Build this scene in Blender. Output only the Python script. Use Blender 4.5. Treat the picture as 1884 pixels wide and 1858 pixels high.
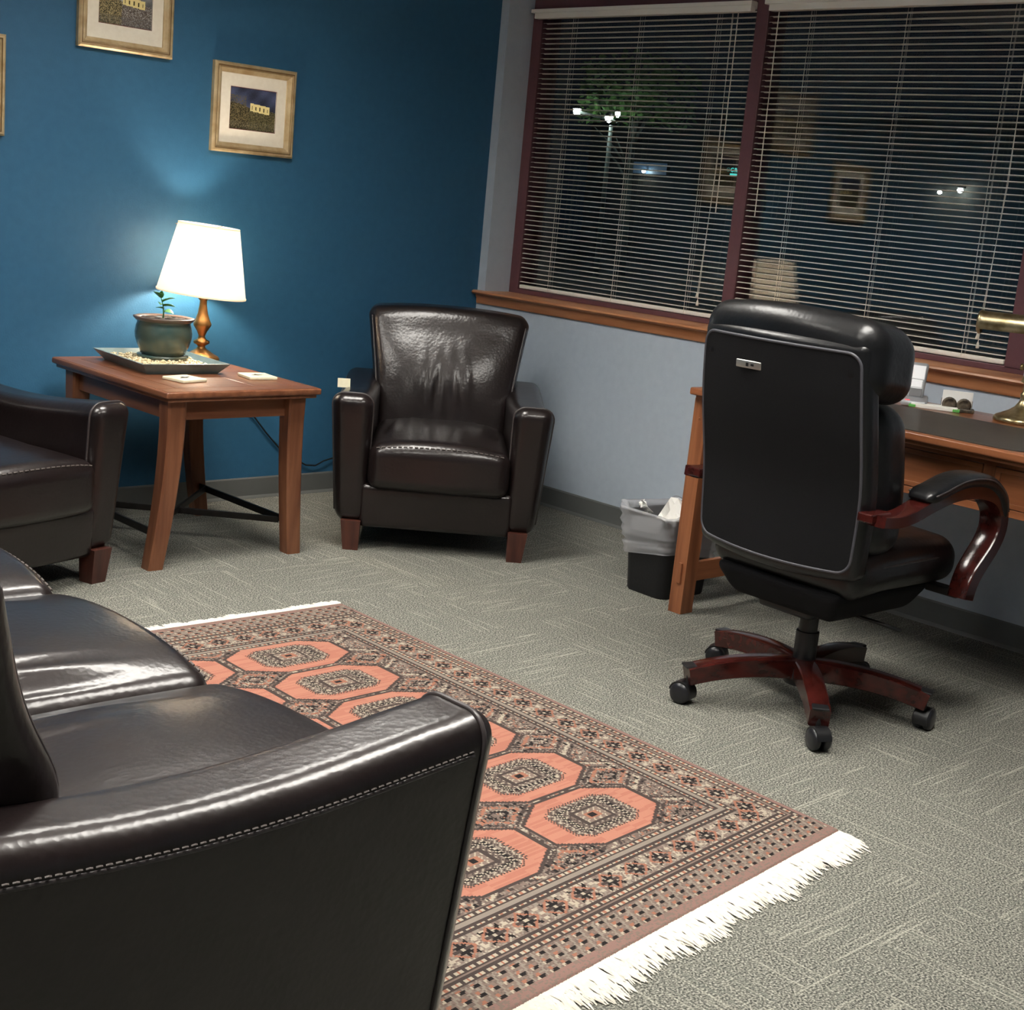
import bpy, bmesh, math, random
import numpy as np
from mathutils import Vector, Matrix

random.seed(7)
PI = math.pi
for o in list(bpy.data.objects): bpy.data.objects.remove(o)
C = bpy.context.scene.collection
S = bpy.context.scene

# ------------------------------------------------------------------ camera
def make_camera():
    a, b, c = 0.7735, 0.2112, 0.0949          # heading, pitch down, roll
    fwd = Vector((math.sin(a)*math.cos(b), math.cos(a)*math.cos(b), -math.sin(b)))
    right = Vector((math.cos(a), -math.sin(a), 0)); up = right.cross(fwd)
    r2 = math.cos(c)*right + math.sin(c)*up
    u2 = -math.sin(c)*right + math.cos(c)*up
    m = Matrix(((r2.x, u2.x, -fwd.x, -4.414), (r2.y, u2.y, -fwd.y, -4.880),
                (r2.z, u2.z, -fwd.z, 1.31), (0, 0, 0, 1)))
    cd = bpy.data.cameras.new('camera'); co = bpy.data.objects.new('camera', cd)
    C.objects.link(co); co.matrix_world = m
    cd.sensor_fit = 'HORIZONTAL'; cd.sensor_width = 36.0
    cd.lens = 2616.0/1884.0*36.0; cd.clip_start = 0.05; cd.clip_end = 300
    S.camera = co
make_camera()

# ------------------------------------------------------------------ night sky, exposure
w = bpy.data.worlds.new('night'); S.world = w; w.use_nodes = True
w.node_tree.nodes['Background'].inputs[0].default_value = (0.012, 0.016, 0.028, 1)
w.node_tree.nodes['Background'].inputs[1].default_value = 0.12
S.view_settings.view_transform = 'Standard'; S.view_settings.look = 'None'
S.view_settings.gamma = 1.0; S.view_settings.use_curve_mapping = False
S.view_settings.exposure = 0.05
TROFFER = 38.0                                 # strength of the ceiling lights
BULB = 460.0                                   # radiance of the table lamp bulb

# ------------------------------------------------------------------ materials
def srgb(r, g, b):
    f = lambda v: (v/255/12.92) if v/255 <= 0.04045 else ((v/255+0.055)/1.055)**2.4
    return (f(r), f(g), f(b), 1.0)
MATS = {}
def newmat(name):
    m = bpy.data.materials.new(name); m.use_nodes = True; MATS[name] = m
    nt = m.node_tree; return m, nt, nt.nodes['Principled BSDF']
def N(nt, t, **kw):
    n = nt.nodes.new(t)
    for k, v in kw.items():
        if k.startswith('i_'):
            k2 = k[2:]; k2 = int(k2) if k2.isdigit() else k2
            n.inputs[k2].default_value = v
        else: setattr(n, k, v)
    return n
def ramp(nt, fac, stops):
    r = nt.nodes.new('ShaderNodeValToRGB'); e = r.color_ramp.elements
    while len(e) < len(stops): e.new(0.5)
    for el, (p, col) in zip(e, stops): el.position = p; el.color = col
    nt.links.new(fac, r.inputs[0]); return r.outputs[0]
def pmat(name, col, col2=None, scale=8.0, rough=0.5, metal=0.0, bump=0.0, bscale=200.0,
         stretch=(1, 1, 1), spec=0.5, coat=0.0, detail=4.0, rvar=0.0):
    m, nt, p = newmat(name); L = nt.links
    tc = N(nt, 'ShaderNodeTexCoord'); mp = N(nt, 'ShaderNodeMapping')
    mp.inputs['Scale'].default_value = stretch
    L.new(tc.outputs['Object'], mp.inputs[0])
    if col2 is None: p.inputs['Base Color'].default_value = col
    else:
        nz = N(nt, 'ShaderNodeTexNoise', i_Scale=scale, i_Detail=detail)
        L.new(mp.outputs[0], nz.inputs['Vector'])
        L.new(ramp(nt, nz.outputs[0], [(0.32, col), (0.68, col2)]), p.inputs['Base Color'])
    p.inputs['Roughness'].default_value = rough; p.inputs['Metallic'].default_value = metal
    p.inputs['Specular IOR Level'].default_value = spec
    p.inputs['Coat Weight'].default_value = coat; p.inputs['Coat Roughness'].default_value = 0.15
    if rvar:
        nr = N(nt, 'ShaderNodeTexNoise', i_Scale=6.0, i_Detail=3.0); L.new(tc.outputs['Object'], nr.inputs['Vector'])
        mr = N(nt, 'ShaderNodeMapRange'); mr.inputs[3].default_value = rough-rvar; mr.inputs[4].default_value = rough+rvar
        L.new(nr.outputs[0], mr.inputs[0]); L.new(mr.outputs[0], p.inputs['Roughness'])
    if bump:
        nb = N(nt, 'ShaderNodeTexNoise', i_Scale=bscale, i_Detail=3.0); L.new(mp.outputs[0], nb.inputs['Vector'])
        b = N(nt, 'ShaderNodeBump', i_Strength=bump, i_Distance=0.002)
        L.new(nb.outputs[0], b.inputs['Height']); L.new(b.outputs[0], p.inputs['Normal'])
    return m
def emat(name, col, strength):
    m, nt, p = newmat(name)
    p.inputs['Base Color'].default_value = col
    p.inputs['Emission Color'].default_value = col; p.inputs['Emission Strength'].default_value = strength
    return m
def woodmat(name, c1, c2, axis, rough=0.35, scale=14):
    st = [1.0, 1.0, 1.0]; st[axis] = 0.07
    return pmat(name, c1, c2, scale=scale*3, rough=rough, stretch=tuple(st), bump=0.12, bscale=60, detail=6, spec=0.45)

pmat('blue_paint', srgb(40, 88, 120), srgb(44, 92, 124), scale=30, rough=0.55, bump=0.25, bscale=160, spec=0.4)
pmat('pale_paint', srgb(176, 187, 200), srgb(181, 192, 204), scale=30, rough=0.6, bump=0.2, bscale=160)
pmat('ceiling_tile', srgb(225, 225, 220), srgb(205, 205, 200), scale=150, rough=0.9)
pmat('vinyl_base', srgb(92, 94, 92), srgb(98, 100, 98), scale=5, rough=0.5)
pmat('plum_metal', srgb(104, 66, 72), srgb(98, 62, 68), scale=40, rough=0.42)
pmat('blind_white', srgb(244, 240, 230), srgb(239, 234, 223), scale=3, rough=0.4)
pmat('cord_white', srgb(225, 218, 205), rough=0.7)
woodmat('sill_oak', srgb(196, 138, 98), srgb(166, 108, 72), 1, rough=0.35)
woodmat('desk_wood_y', srgb(148, 93, 61), srgb(112, 66, 41), 1, rough=0.28)
woodmat('desk_wood_z', srgb(148, 93, 61), srgb(112, 66, 41), 2, rough=0.35)
woodmat('desk_wood_x', srgb(148, 93, 61), srgb(112, 66, 41), 0, rough=0.35)
woodmat('table_wood_x', srgb(131, 85, 59), srgb(103, 61, 41), 0, rough=0.3)
woodmat('table_wood_y', srgb(131, 85, 59), srgb(103, 61, 41), 1, rough=0.3)
woodmat('table_wood_z', srgb(131, 85, 59), srgb(103, 61, 41), 2, rough=0.35)
woodmat('foot_wood', srgb(82, 46, 37), srgb(62, 34, 28), 2, rough=0.35)
woodmat('cherry_wood', srgb(66, 23, 19), srgb(42, 14, 12), 0, rough=0.16)
def leather(name, c1, c2, rough, spec, coat, crough, tint):
    m = pmat(name, c1, c2, scale=5, rough=rough, bump=0.10, bscale=230, spec=spec, coat=coat)
    nt = m.node_tree; p = nt.nodes['Principled BSDF']; p.inputs['Coat Roughness'].default_value = crough
    p.inputs['Specular Tint'].default_value = tint
    tc = N(nt, 'ShaderNodeTexCoord'); vz = N(nt, 'ShaderNodeTexVoronoi', i_Scale=95.0); nz = N(nt, 'ShaderNodeTexNoise', i_Scale=16.0, i_Detail=5.0)
    nt.links.new(tc.outputs['Object'], vz.inputs['Vector']); nt.links.new(tc.outputs['Object'], nz.inputs['Vector'])
    b1 = N(nt, 'ShaderNodeBump', i_Strength=0.22, i_Distance=0.0012); nt.links.new(vz.outputs['Distance'], b1.inputs['Height'])
    b2 = N(nt, 'ShaderNodeBump', i_Strength=0.20, i_Distance=0.006); nt.links.new(nz.outputs[0], b2.inputs['Height'])
    nt.links.new(b2.outputs[0], b1.inputs['Normal']); nt.links.new(b1.outputs[0], p.inputs['Normal']); nt.links.new(b1.outputs[0], p.inputs['Coat Normal'])
leather('leather_brown', srgb(26, 18, 18), srgb(19, 13, 13), 0.42, 0.22, 0.70, 0.20, (1.0, 0.93, 0.90, 1))
leather('leather_black', srgb(13, 13, 15), srgb(9, 9, 11), 0.44, 0.25, 0.50, 0.24, (1, 1, 1, 1))
pmat('mesh_black', srgb(14, 14, 17), srgb(11, 11, 13), scale=300, rough=0.85, bump=0.3, bscale=500, spec=0.25)
pmat('piping_dark', srgb(60, 54, 54), rough=0.35)
pmat('piping_grey', srgb(70, 70, 76), rough=0.45)
pmat('thread', srgb(84, 76, 72), rough=0.6)
pmat('black_plastic', srgb(22, 22, 24), srgb(18, 18, 20), scale=20, rough=0.4)
pmat('caster_black', srgb(28, 28, 32), rough=0.3)
pmat('dark_iron', srgb(40, 36, 34), srgb(30, 27, 26), scale=30, rough=0.5, metal=0.6)
pmat('silver', srgb(190, 188, 182), rough=0.3, metal=0.85)
pmat('brass_lamp', srgb(188, 138, 82), srgb(168, 118, 66), scale=12, rough=0.3, metal=0.85)
pmat('brass_antique', srgb(200, 186, 150), srgb(138, 122, 86), scale=25, rough=0.28, metal=0.9)
pmat('gold_frame', srgb(208, 186, 146), srgb(180, 152, 110), scale=25, rough=0.36, metal=0.4, bump=0.2, bscale=90)
pmat('gold_dark', srgb(120, 92, 58), rough=0.45, metal=0.4)
pmat('mat_board', srgb(242, 233, 214), srgb(236, 226, 206), scale=60, rough=0.9)
pmat('mat_line', srgb(110, 52, 46), rough=0.9)
pmat('pot_glaze', srgb(50, 72, 70), srgb(80, 82, 66), scale=9, rough=0.22, spec=0.6, bump=0.1, bscale=30)
pmat('pot_rim', srgb(104, 74, 62), srgb(70, 66, 60), scale=14, rough=0.3)
pmat('tray_glaze', srgb(124, 144, 146), srgb(98, 116, 118), scale=14, rough=0.3)
pmat('soil', srgb(44, 32, 26), srgb(18, 13, 10), scale=120, rough=0.95, bump=1.0, bscale=140)
pmat('pebble', srgb(226, 204, 160), srgb(240, 224, 190), scale=40, rough=0.5)
pmat('leaf', srgb(62, 120, 66), srgb(96, 152, 86), scale=30, rough=0.45)
pmat('coaster_stone', srgb(232, 226, 196), srgb(222, 214, 184), scale=40, rough=0.6)
pmat('ink', srgb(40, 36, 30), rough=0.8)
pmat('paper', srgb(240, 238, 232), rough=0.8)
pmat('card_white', srgb(244, 242, 238), rough=0.7)
pmat('card_holder', srgb(112, 100, 84), srgb(52, 46, 40), scale=60, rough=0.5, metal=0.4)
pmat('tab_green', srgb(96, 176, 84), rough=0.6)
pmat('phone_silver', srgb(168, 170, 174), rough=0.35, metal=0.2)
pmat('phone_dark', srgb(66, 66, 70), rough=0.4)
pmat('phone_white', srgb(236, 238, 242), rough=0.3)
pmat('desk_pad', srgb(58, 54, 50), srgb(50, 46, 43), scale=12, rough=0.45, bump=0.15, bscale=200)
pmat('bin_black', srgb(20, 20, 24), srgb(15, 15, 18), scale=50, rough=0.6, bump=0.4, bscale=120)
pmat('fringe_white', srgb(226, 220, 208), srgb(210, 203, 190), scale=60, rough=0.9)
pmat('asphalt', srgb(40, 40, 42), srgb(30, 30, 32), scale=3, rough=0.9)
pmat('facade', srgb(60, 54, 48), srgb(50, 46, 42), scale=2, rough=0.9)
pmat('pole_paint', srgb(128, 138, 132), rough=0.5)
pmat('bark', srgb(92, 98, 90), srgb(60, 64, 58), scale=8, rough=0.9)
pmat('tree_leaf', srgb(92, 128, 66), srgb(72, 104, 52), scale=4, rough=0.6)
emat('led_red', (1.0, 0.05, 0.08, 1), 1.2)
emat('sign_teal', (0.10, 0.85, 0.80, 1), 0.9)
emat('sign_dim', (0.10, 0.45, 0.45, 1), 0.12)
emat('lamp_white', (0.85, 1.0, 0.97, 1), 60.0)
emat('window_dim', (0.10, 0.16, 0.25, 1), 0.16)
emat('troffer_panel', (1.0, 0.965, 0.90, 1), TROFFER)
pmat('troffer_metal', srgb(200, 200, 198), rough=0.4)
pmat('louvre', srgb(150, 150, 150), rough=0.4, metal=0.3)
emat('bulb_glow', (1.0, 0.86, 0.68, 1), BULB)

def make_special():
    # carpet: grey-green pile with pale lines that turn a quarter on every other tile
    m, nt, p = newmat('carpet'); L = nt.links
    tc = N(nt, 'ShaderNodeTexCoord'); sep = N(nt, 'ShaderNodeSeparateXYZ'); L.new(tc.outputs['Object'], sep.inputs[0])
    def M(op, a, b=None):
        n = N(nt, 'ShaderNodeMath', operation=op)
        for i, v in enumerate((a, b)):
            if v is None: continue
            if isinstance(v, (int, float)): n.inputs[i].default_value = v
            else: L.new(v, n.inputs[i])
        return n.outputs[0]
    x, y = sep.outputs[0], sep.outputs[1]
    T = 0.457
    par = M('MODULO', M('ABSOLUTE', M('ADD', M('FLOOR', M('DIVIDE', x, T)), M('FLOOR', M('DIVIDE', y, T)))), 2.0)
    inv = M('SUBTRACT', 1.0, par)
    u = M('ADD', M('MULTIPLY', x, par), M('MULTIPLY', y, inv))
    v = M('ADD', M('MULTIPLY', y, par), M('MULTIPLY', x, inv))
    row = M('FLOOR', M('DIVIDE', v, 0.0042))
    comb = N(nt, 'ShaderNodeCombineXYZ'); L.new(M('MULTIPLY', u, 4.0), comb.inputs[0]); L.new(M('MULTIPLY', row, 7.31), comb.inputs[1])
    n1 = N(nt, 'ShaderNodeTexNoise', i_Scale=1.0, i_Detail=1.0); L.new(comb.outputs[0], n1.inputs['Vector'])
    streak = N(nt, 'ShaderNodeMapRange'); streak.inputs[1].default_value = 0.60; streak.inputs[2].default_value = 0.70
    L.new(n1.outputs[0], streak.inputs[0])
    n2 = N(nt, 'ShaderNodeTexNoise', i_Scale=230.0, i_Detail=5.0); L.new(tc.outputs['Object'], n2.inputs['Vector'])
    base = ramp(nt, n2.outputs[0], [(0.36, srgb(56, 57, 54)), (0.5, srgb(106, 106, 99)), (0.64, srgb(163, 161, 150))])
    dk = N(nt, 'ShaderNodeMapRange'); dk.inputs[1].default_value = 0.36; dk.inputs[2].default_value = 0.28
    L.new(n1.outputs[0], dk.inputs[0])
    mx0 = N(nt, 'ShaderNodeMix', data_type='RGBA'); L.new(M('MULTIPLY', dk.outputs[0], 0.5), mx0.inputs[0]); L.new(base, mx0.inputs[6])
    mx0.inputs[7].default_value = srgb(96, 100, 93)
    mx = N(nt, 'ShaderNodeMix', data_type='RGBA'); L.new(M('MULTIPLY', streak.outputs[0], 0.30), mx.inputs[0])
    L.new(mx0.outputs[2], mx.inputs[6]); mx.inputs[7].default_value = srgb(198, 196, 180)
    L.new(mx.outputs[2], p.inputs['Base Color']); p.inputs['Roughness'].default_value = 0.95
    p.inputs['Specular IOR Level'].default_value = 0.1
    b = N(nt, 'ShaderNodeBump', i_Strength=0.6, i_Distance=0.004); L.new(n2.outputs[0], b.inputs['Height']); L.new(b.outputs[0], p.inputs['Normal'])
    # clear window glass: sees through, mirrors about a tenth (double glazing)
    m, nt, p = newmat('window_glass'); nt.nodes.remove(p)
    t = N(nt, 'ShaderNodeBsdfTransparent'); g = N(nt, 'ShaderNodeBsdfGlossy', i_Roughness=0.0); mix = N(nt, 'ShaderNodeMixShader', i_0=0.08)
    t.inputs[0].default_value = (0.93, 0.96, 0.95, 1)
    nt.links.new(t.outputs[0], mix.inputs[1]); nt.links.new(g.outputs[0], mix.inputs[2]); nt.links.new(mix.outputs[0], nt.nodes['Material Output'].inputs[0])
    # lamp shade: thin pleat-free cloth that lets the bulb through
    m, nt, p = newmat('shade_cloth'); nt.nodes.remove(p)
    d = N(nt, 'ShaderNodeBsdfDiffuse', i_Color=(0.92, 0.90, 0.86, 1)); t = N(nt, 'ShaderNodeBsdfTranslucent', i_Color=(0.96, 0.91, 0.84, 1)); mix = N(nt, 'ShaderNodeMixShader', i_0=0.80)
    nt.links.new(d.outputs[0], mix.inputs[1]); nt.links.new(t.outputs[0], mix.inputs[2]); nt.links.new(mix.outputs[0], nt.nodes['Material Output'].inputs[0])
    # bin liner: milky see-through film
    m, nt, p = newmat('bin_liner'); p.inputs['Base Color'].default_value = srgb(200, 200, 205); p.inputs['Roughness'].default_value = 0.3
    t = N(nt, 'ShaderNodeBsdfTransparent'); mix = N(nt, 'ShaderNodeMixShader', i_0=0.40)
    nt.links.new(t.outputs[0], mix.inputs[1]); nt.links.new(p.outputs[0], mix.inputs[2]); nt.links.new(mix.outputs[0], nt.nodes['Material Output'].inputs[0])
    # printed colour carried by the mesh (rug knots, pictures)
    for nm, rg in (('rug_knots', 0.95), ('picture_print', 0.5)):
        m, nt, p = newmat(nm); a = N(nt, 'ShaderNodeAttribute', attribute_name='print')
        p.inputs['Roughness'].default_value = rg; p.inputs['Specular IOR Level'].default_value = 0.15
        if nm == 'rug_knots':
            tc = N(nt, 'ShaderNodeTexCoord'); nz = N(nt, 'ShaderNodeTexNoise', i_Scale=330.0, i_Detail=2.0); nt.links.new(tc.outputs['Object'], nz.inputs['Vector'])
            b = N(nt, 'ShaderNodeBump', i_Strength=0.5, i_Distance=0.003); nt.links.new(nz.outputs[0], b.inputs['Height']); nt.links.new(b.outputs[0], p.inputs['Normal'])
        nt.links.new(a.outputs['Color'], p.inputs['Base Color'])
make_special()

# ------------------------------------------------------------------ mesh helpers
class MB:
    def __init__(s): s.v = []; s.f = []
    def add(s, vs, fs):
        o = len(s.v); s.v += [tuple(p) for p in vs]; s.f += [tuple(i+o for i in f) for f in fs]; return s
    def box(s, x0, x1, y0, y1, z0, z1, bev=0.0):
        if bev > 0: return s.rbox(((x0+x1)/2, (y0+y1)/2, (z0+z1)/2), (abs(x1-x0)/2, abs(y1-y0)/2, abs(z1-z0)/2), bev, k=1, m=1)
        return s.add([(x, y, z) for z in (z0, z1) for y in (y0, y1) for x in (x0, x1)],
                     [(0, 2, 3, 1), (4, 5, 7, 6), (0, 1, 5, 4), (2, 6, 7, 3), (0, 4, 6, 2), (1, 3, 7, 5)])
    def rbox(s, c, h, r, k=3, m=4, fn=None):
        """rounded box; fn(x,y,z)->(x,y,z) bends it (local, centred coordinates)"""
        r = min(r, *(hh*0.999 for hh in h)); ax = []
        for hh in h:
            e = [-(hh-r)-r*math.tan(PI/4*(1-i/k)) for i in range(k)]
            mid = [-(hh-r)+2*(hh-r)*i/m for i in range(m+1)]
            ax.append(e+mid+[-q for q in reversed(e)])
        idx = {}; vs = []; fs = []
        def vert(p):
            key = (round(p[0], 6), round(p[1], 6), round(p[2], 6))
            if key in idx: return idx[key]
            q = [max(-(h[i]-r), min(h[i]-r, p[i])) for i in range(3)]; d = [p[i]-q[i] for i in range(3)]
            n = math.sqrt(sum(t*t for t in d)) or 1; out = tuple(q[i]+d[i]/n*r for i in range(3))
            if fn: out = fn(*out)
            idx[key] = len(vs); vs.append((out[0]+c[0], out[1]+c[1], out[2]+c[2])); return idx[key]
        for a in range(3):
            b, d = (a+1) % 3, (a+2) % 3
            for sg in (-1, 1):
                for i in range(len(ax[b])-1):
                    for j in range(len(ax[d])-1):
                        q = []
                        for (ii, jj) in ((i, j), (i+1, j), (i+1, j+1), (i, j+1)):
                            p = [0, 0, 0]; p[a] = sg*h[a]; p[b] = ax[b][ii]; p[d] = ax[d][jj]; q.append(vert(p))
                        fs.append(tuple(q if sg > 0 else q[::-1]))
        return s.add(vs, fs)
    def lathe(s, prof, c=(0, 0, 0), n=28, cap=True):
        vs = []; fs = []
        for (r, z) in prof:
            for i in range(n): a = 2*PI*i/n; vs.append((c[0]+r*math.cos(a), c[1]+r*math.sin(a), c[2]+z))
        for j in range(len(prof)-1):
            for i in range(n):
                k = (i+1) % n; fs.append((j*n+i, j*n+k, (j+1)*n+k, (j+1)*n+i))
        if cap:
            fs.append(tuple(range(n-1, -1, -1))); fs.append(tuple((len(prof)-1)*n+i for i in range(n)))
        return s.add(vs, fs)
    def tube(s, pts, r, n=8, cap=True, closed=False):
        pts = [Vector(p) for p in pts]; vs = []; fs = []; N_ = len(pts); up = None
        rr = r if isinstance(r, (list, tuple)) else [r]*N_
        for i, p in enumerate(pts):
            if closed: t = (pts[(i+1) % N_]-pts[i-1]).normalized()
            else: t = (pts[min(i+1, N_-1)]-pts[max(i-1, 0)]).normalized()
            if up is None: up = Vector((0, 0, 1)) if abs(t.z) < 0.9 else Vector((1, 0, 0))
            a = t.cross(up).normalized(); b = a.cross(t).normalized(); up = b
            for j in range(n):
                q = 2*PI*j/n; vs.append(p+a*math.cos(q)*rr[i]+b*math.sin(q)*rr[i])
        for i in range(N_ if closed else N_-1):
            for j in range(n):
                k = (j+1) % n; i2 = (i+1) % N_; fs.append((i*n+j, i*n+k, i2*n+k, i2*n+j))
        if cap and not closed: fs.append(tuple(range(n-1, -1, -1))); fs.append(tuple((N_-1)*n+j for j in range(n)))
        return s.add(vs, fs)
    def sweep(s, path, wv, hw, hh):
        """rectangular bar along a path lying in a plane whose normal is wv; hw half width along wv, hh half thickness (lists allowed)"""
        P = [Vector(p) for p in path]; W = Vector(wv).normalized(); vs = []; fs = []; n = len(P)
        for i, p in enumerate(P):
            t = (P[min(i+1, n-1)]-P[max(i-1, 0)]).normalized(); b = W.cross(t).normalized()
            a_ = hw[i] if isinstance(hw, list) else hw; h_ = hh[i] if isinstance(hh, list) else hh
            for (q, r_) in ((-1, -1), (-.8, -1.15), (.8, -1.15), (1, -1), (1, 1), (.8, 1.15), (-.8, 1.15), (-1, 1)): vs.append(p+W*a_*q+b*h_*r_)
        for i in range(n-1):
            for j in range(8):
                k = (j+1) % 8; fs.append((i*8+j, i*8+k, (i+1)*8+k, (i+1)*8+j))
        fs.append(tuple(range(7, -1, -1))); fs.append(tuple((n-1)*8+j for j in range(8)))
        return s.add(vs, fs)
    def taper(s, c0, s0, c1, s1):
        """four-sided post from centre c0 (half sizes s0) to c1 (s1)"""
        vs = []
        for c_, h_ in ((c0, s0), (c1, s1)):
            for (i, j) in ((-1, -1), (1, -1), (1, 1), (-1, 1)): vs.append((c_[0]+i*h_[0], c_[1]+j*h_[1], c_[2]))
        return s.add(vs, [(3, 2, 1, 0), (4, 5, 6, 7), (0, 1, 5, 4), (1, 2, 6, 5), (2, 3, 7, 6), (3, 0, 4, 7)])
    def build(s, name, mat, parent=None, smooth=False, angle=None):
        me = bpy.data.meshes.new(name); me.from_pydata(s.v, [], s.f)
        bm = bmesh.new(); bm.from_mesh(me); bmesh.ops.recalc_face_normals(bm, faces=bm.faces); bm.to_mesh(me); bm.free()
        me.materials.append(MATS[mat])
        if smooth or angle:
            me.polygons.foreach_set('use_smooth', [True]*len(me.polygons))
            if angle: me.set_sharp_from_angle(angle=math.radians(angle))
        o = bpy.data.objects.new(name, me); C.objects.link(o)
        if parent: o.parent = parent
        return o
def tag(o, label=None, cat=None, group=None, kind=None):
    if label: o['label'] = label
    if cat: o['category'] = cat
    if group: o['group'] = group
    if kind: o['kind'] = kind
    return o
def thing(name, label, cat, loc=(0, 0, 0), rz=0.0, group=None):
    o = bpy.data.objects.new(name, None); C.objects.link(o); o.empty_display_size = 0.05
    o.location = loc; o.rotation_euler = (0, 0, rz); return tag(o, label, cat, group)
def copy_tree(o, parent=None):
    c = o.copy(); C.objects.link(c); c.parent = parent
    for ch in list(o.children): copy_tree(ch, c)
    return c

# ------------------------------------------------------------------ room shell
X0, Y0, H = -5.6, -6.3, 2.6
WY0, WY1, WZ0, WZ1 = -0.050, -2.68, 0.872, 2.26     # window opening
MB().box(X0, 0.0, Y0, 0.0, -0.1, 0.0).build('floor', 'carpet')['kind'] = 'structure'
MB().box(X0, 0.3, Y0, 0.12, H, H+0.1).build('ceiling', 'ceiling_tile')['kind'] = 'structure'
MB().box(X0-0.12, 0.0, 0.0, 0.12, -0.1, H).build('wall_left', 'blue_paint')['kind'] = 'structure'
wr = MB().box(0, 0.3, Y0-0.12, 0.12, -0.1, WZ0).box(0, 0.3, Y0-0.12, 0.12, WZ1, H).box(0, 0.3, WY0, 0.12, WZ0, WZ1).box(0, 0.3, Y0-0.12, WY1, WZ0, WZ1)
wr.build('wall_right', 'pale_paint')['kind'] = 'structure'
MB().box(X0-0.12, X0, Y0, 0.0, -0.1, H).build('wall_front', 'pale_paint')['kind'] = 'structure'
MB().box(X0-0.12, 0.0, Y0-0.12, Y0, -0.1, H).build('wall_back', 'pale_paint')['kind'] = 'structure'
def baseboard(name, pts, nx, ny):
    prof = [(0, 0), (0.014, 0), (0.012, 0.004), (0.006, 0.012), (0.006, 0.082), (0.003, 0.088), (0, 0.088)]
    vs = []; n = len(prof)
    for p in pts:
        for (d, z) in prof: vs.append((p[0]+nx*d, p[1]+ny*d, z))
    fs = [(j, (j+1) % n, n+(j+1) % n, n+j) for j in range(n)]+[tuple(range(n)), tuple(range(2*n-1, n-1, -1))]
    MB().add(vs, fs).build(name, 'vinyl_base')['kind'] = 'structure'
baseboard('baseboard_left', [(X0, 0, 0), (-0.006, 0, 0)], 0, -1)
baseboard('baseboard_right', [(0, 0, 0), (0, Y0, 0)], -1, 0)

# wooden stool and apron under the window
sl = MB(); prof = [(0.152, 0.872), (-0.026, 0.872), (-0.034, 0.876), (-0.037, 0.881), (-0.034, 0.887), (-0.026, 0.890), (0.152, 0.890)]
n = len(prof); ya, yb = -0.002, -2.72
sl.add([(x, y, z) for y in (ya, yb) for (x, z) in prof], [(j, (j+1) % n, n+(j+1) % n, n+j) for j in range(n)]+[tuple(range(n)), tuple(range(2*n-1, n-1, -1))])
so = sl.build('trim_1', 'sill_oak', angle=40); tag(so, kind='structure')
ap = MB(); prof = [(0.0, 0.872), (-0.020, 0.872), (-0.018, 0.862), (-0.013, 0.855), (-0.013, 0.838), (-0.008, 0.831), (0.0, 0.831)]
ap.add([(x, y, z) for y in (-0.012, yb+0.02) for (x, z) in prof], [(j, (j+1) % n, n+(j+1) % n, n+j) for j in range(n)]+[tuple(range(n)), tuple(range(2*n-1, n-1, -1))])
ap.build('trim_2', 'sill_oak', angle=40)['kind'] = 'structure'

# window units: plum metal frame, glass
FX0, FX1 = 0.15, 0.27; M0, M1 = -1.290, -1.345
def window(name, ya, yb, jl, jr):
    zb, zt = 0.890, WZ1
    f = MB().box(FX0, FX1, yb, ya, zb, 0.911, 0.002).box(FX0, FX1, yb, ya, 2.135, zt, 0.002)
    f.box(FX0, FX1, ya-jl, ya, 0.905, 2.14, 0.002).box(FX0, FX1, yb, yb+jr, 0.905, 2.14, 0.002)
    o = f.build(name, 'plum_metal'); tag(o, kind='structure')
    g = MB()
    for (gx) in (0.200, 0.217): g.add([(gx, ya-jl+0.001, 0.909), (gx, yb+jr-0.001, 0.909), (gx, yb+jr-0.001, 2.137), (gx, ya-jl+0.001, 2.137)], [(0, 1, 2, 3)])
    g.build('pane', 'window_glass', o)
window('window_1', WY0, M1, 0.058, M0-M1)
window('window_2', M1, WY1, 0.004, 0.150)

# ------------------------------------------------------------------ ceiling lights (real fixtures, above the view)
def troffer(x, y, label, where):
    """surface mounted fixture: housing, glowing panel and a grid of parabolic louvre blades that cut the light off sideways"""
    a, b, dp = 0.30, 0.60, 0.10
    t = thing('ceiling_light_'+where+'_offscreen', label, 'ceiling light', (x, y, H), PI/2, 'louvred fluorescent ceiling lights')
    f = MB()
    f.box(-a, a, -b, -b+0.012, -dp, 0).box(-a, a, b-0.012, b, -dp, 0).box(-a, -a+0.012, -b+0.012, b-0.012, -dp, 0).box(a-0.012, a, -b+0.012, b-0.012, -dp, 0)
    f.build('housing', 'troffer_metal', t)
    MB().box(-a+0.012, a-0.012, -b+0.012, b-0.012, -0.014, -0.004).build('diffuser_'+where+'_offscreen', 'troffer_panel', t)
    for i in range(1, 3): MB().box(-a+0.6*i/3-0.003, -a+0.6*i/3+0.003, -b+0.012, b-0.012, -dp, -0.018).build('louvre_blade', 'louvre', t)
    for j in range(1, 6): MB().box(-a+0.012, a-0.012, -b+1.2*j/6-0.003, -b+1.2*j/6+0.003, -dp+0.001, -0.019).build('louvre_blade', 'louvre', t)
troffer(-2.00, -1.40, 'louvred ceiling light above the far end of the rug', 'rug_far')
troffer(-2.00, -3.35, 'louvred ceiling light above the near end of the rug', 'rug_near')
troffer(-3.95, -1.40, 'louvred ceiling light above the far end of the sofa', 'sofa_far')
troffer(-3.95, -3.35, 'louvred ceiling light above the near end of the sofa', 'sofa_near')

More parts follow.
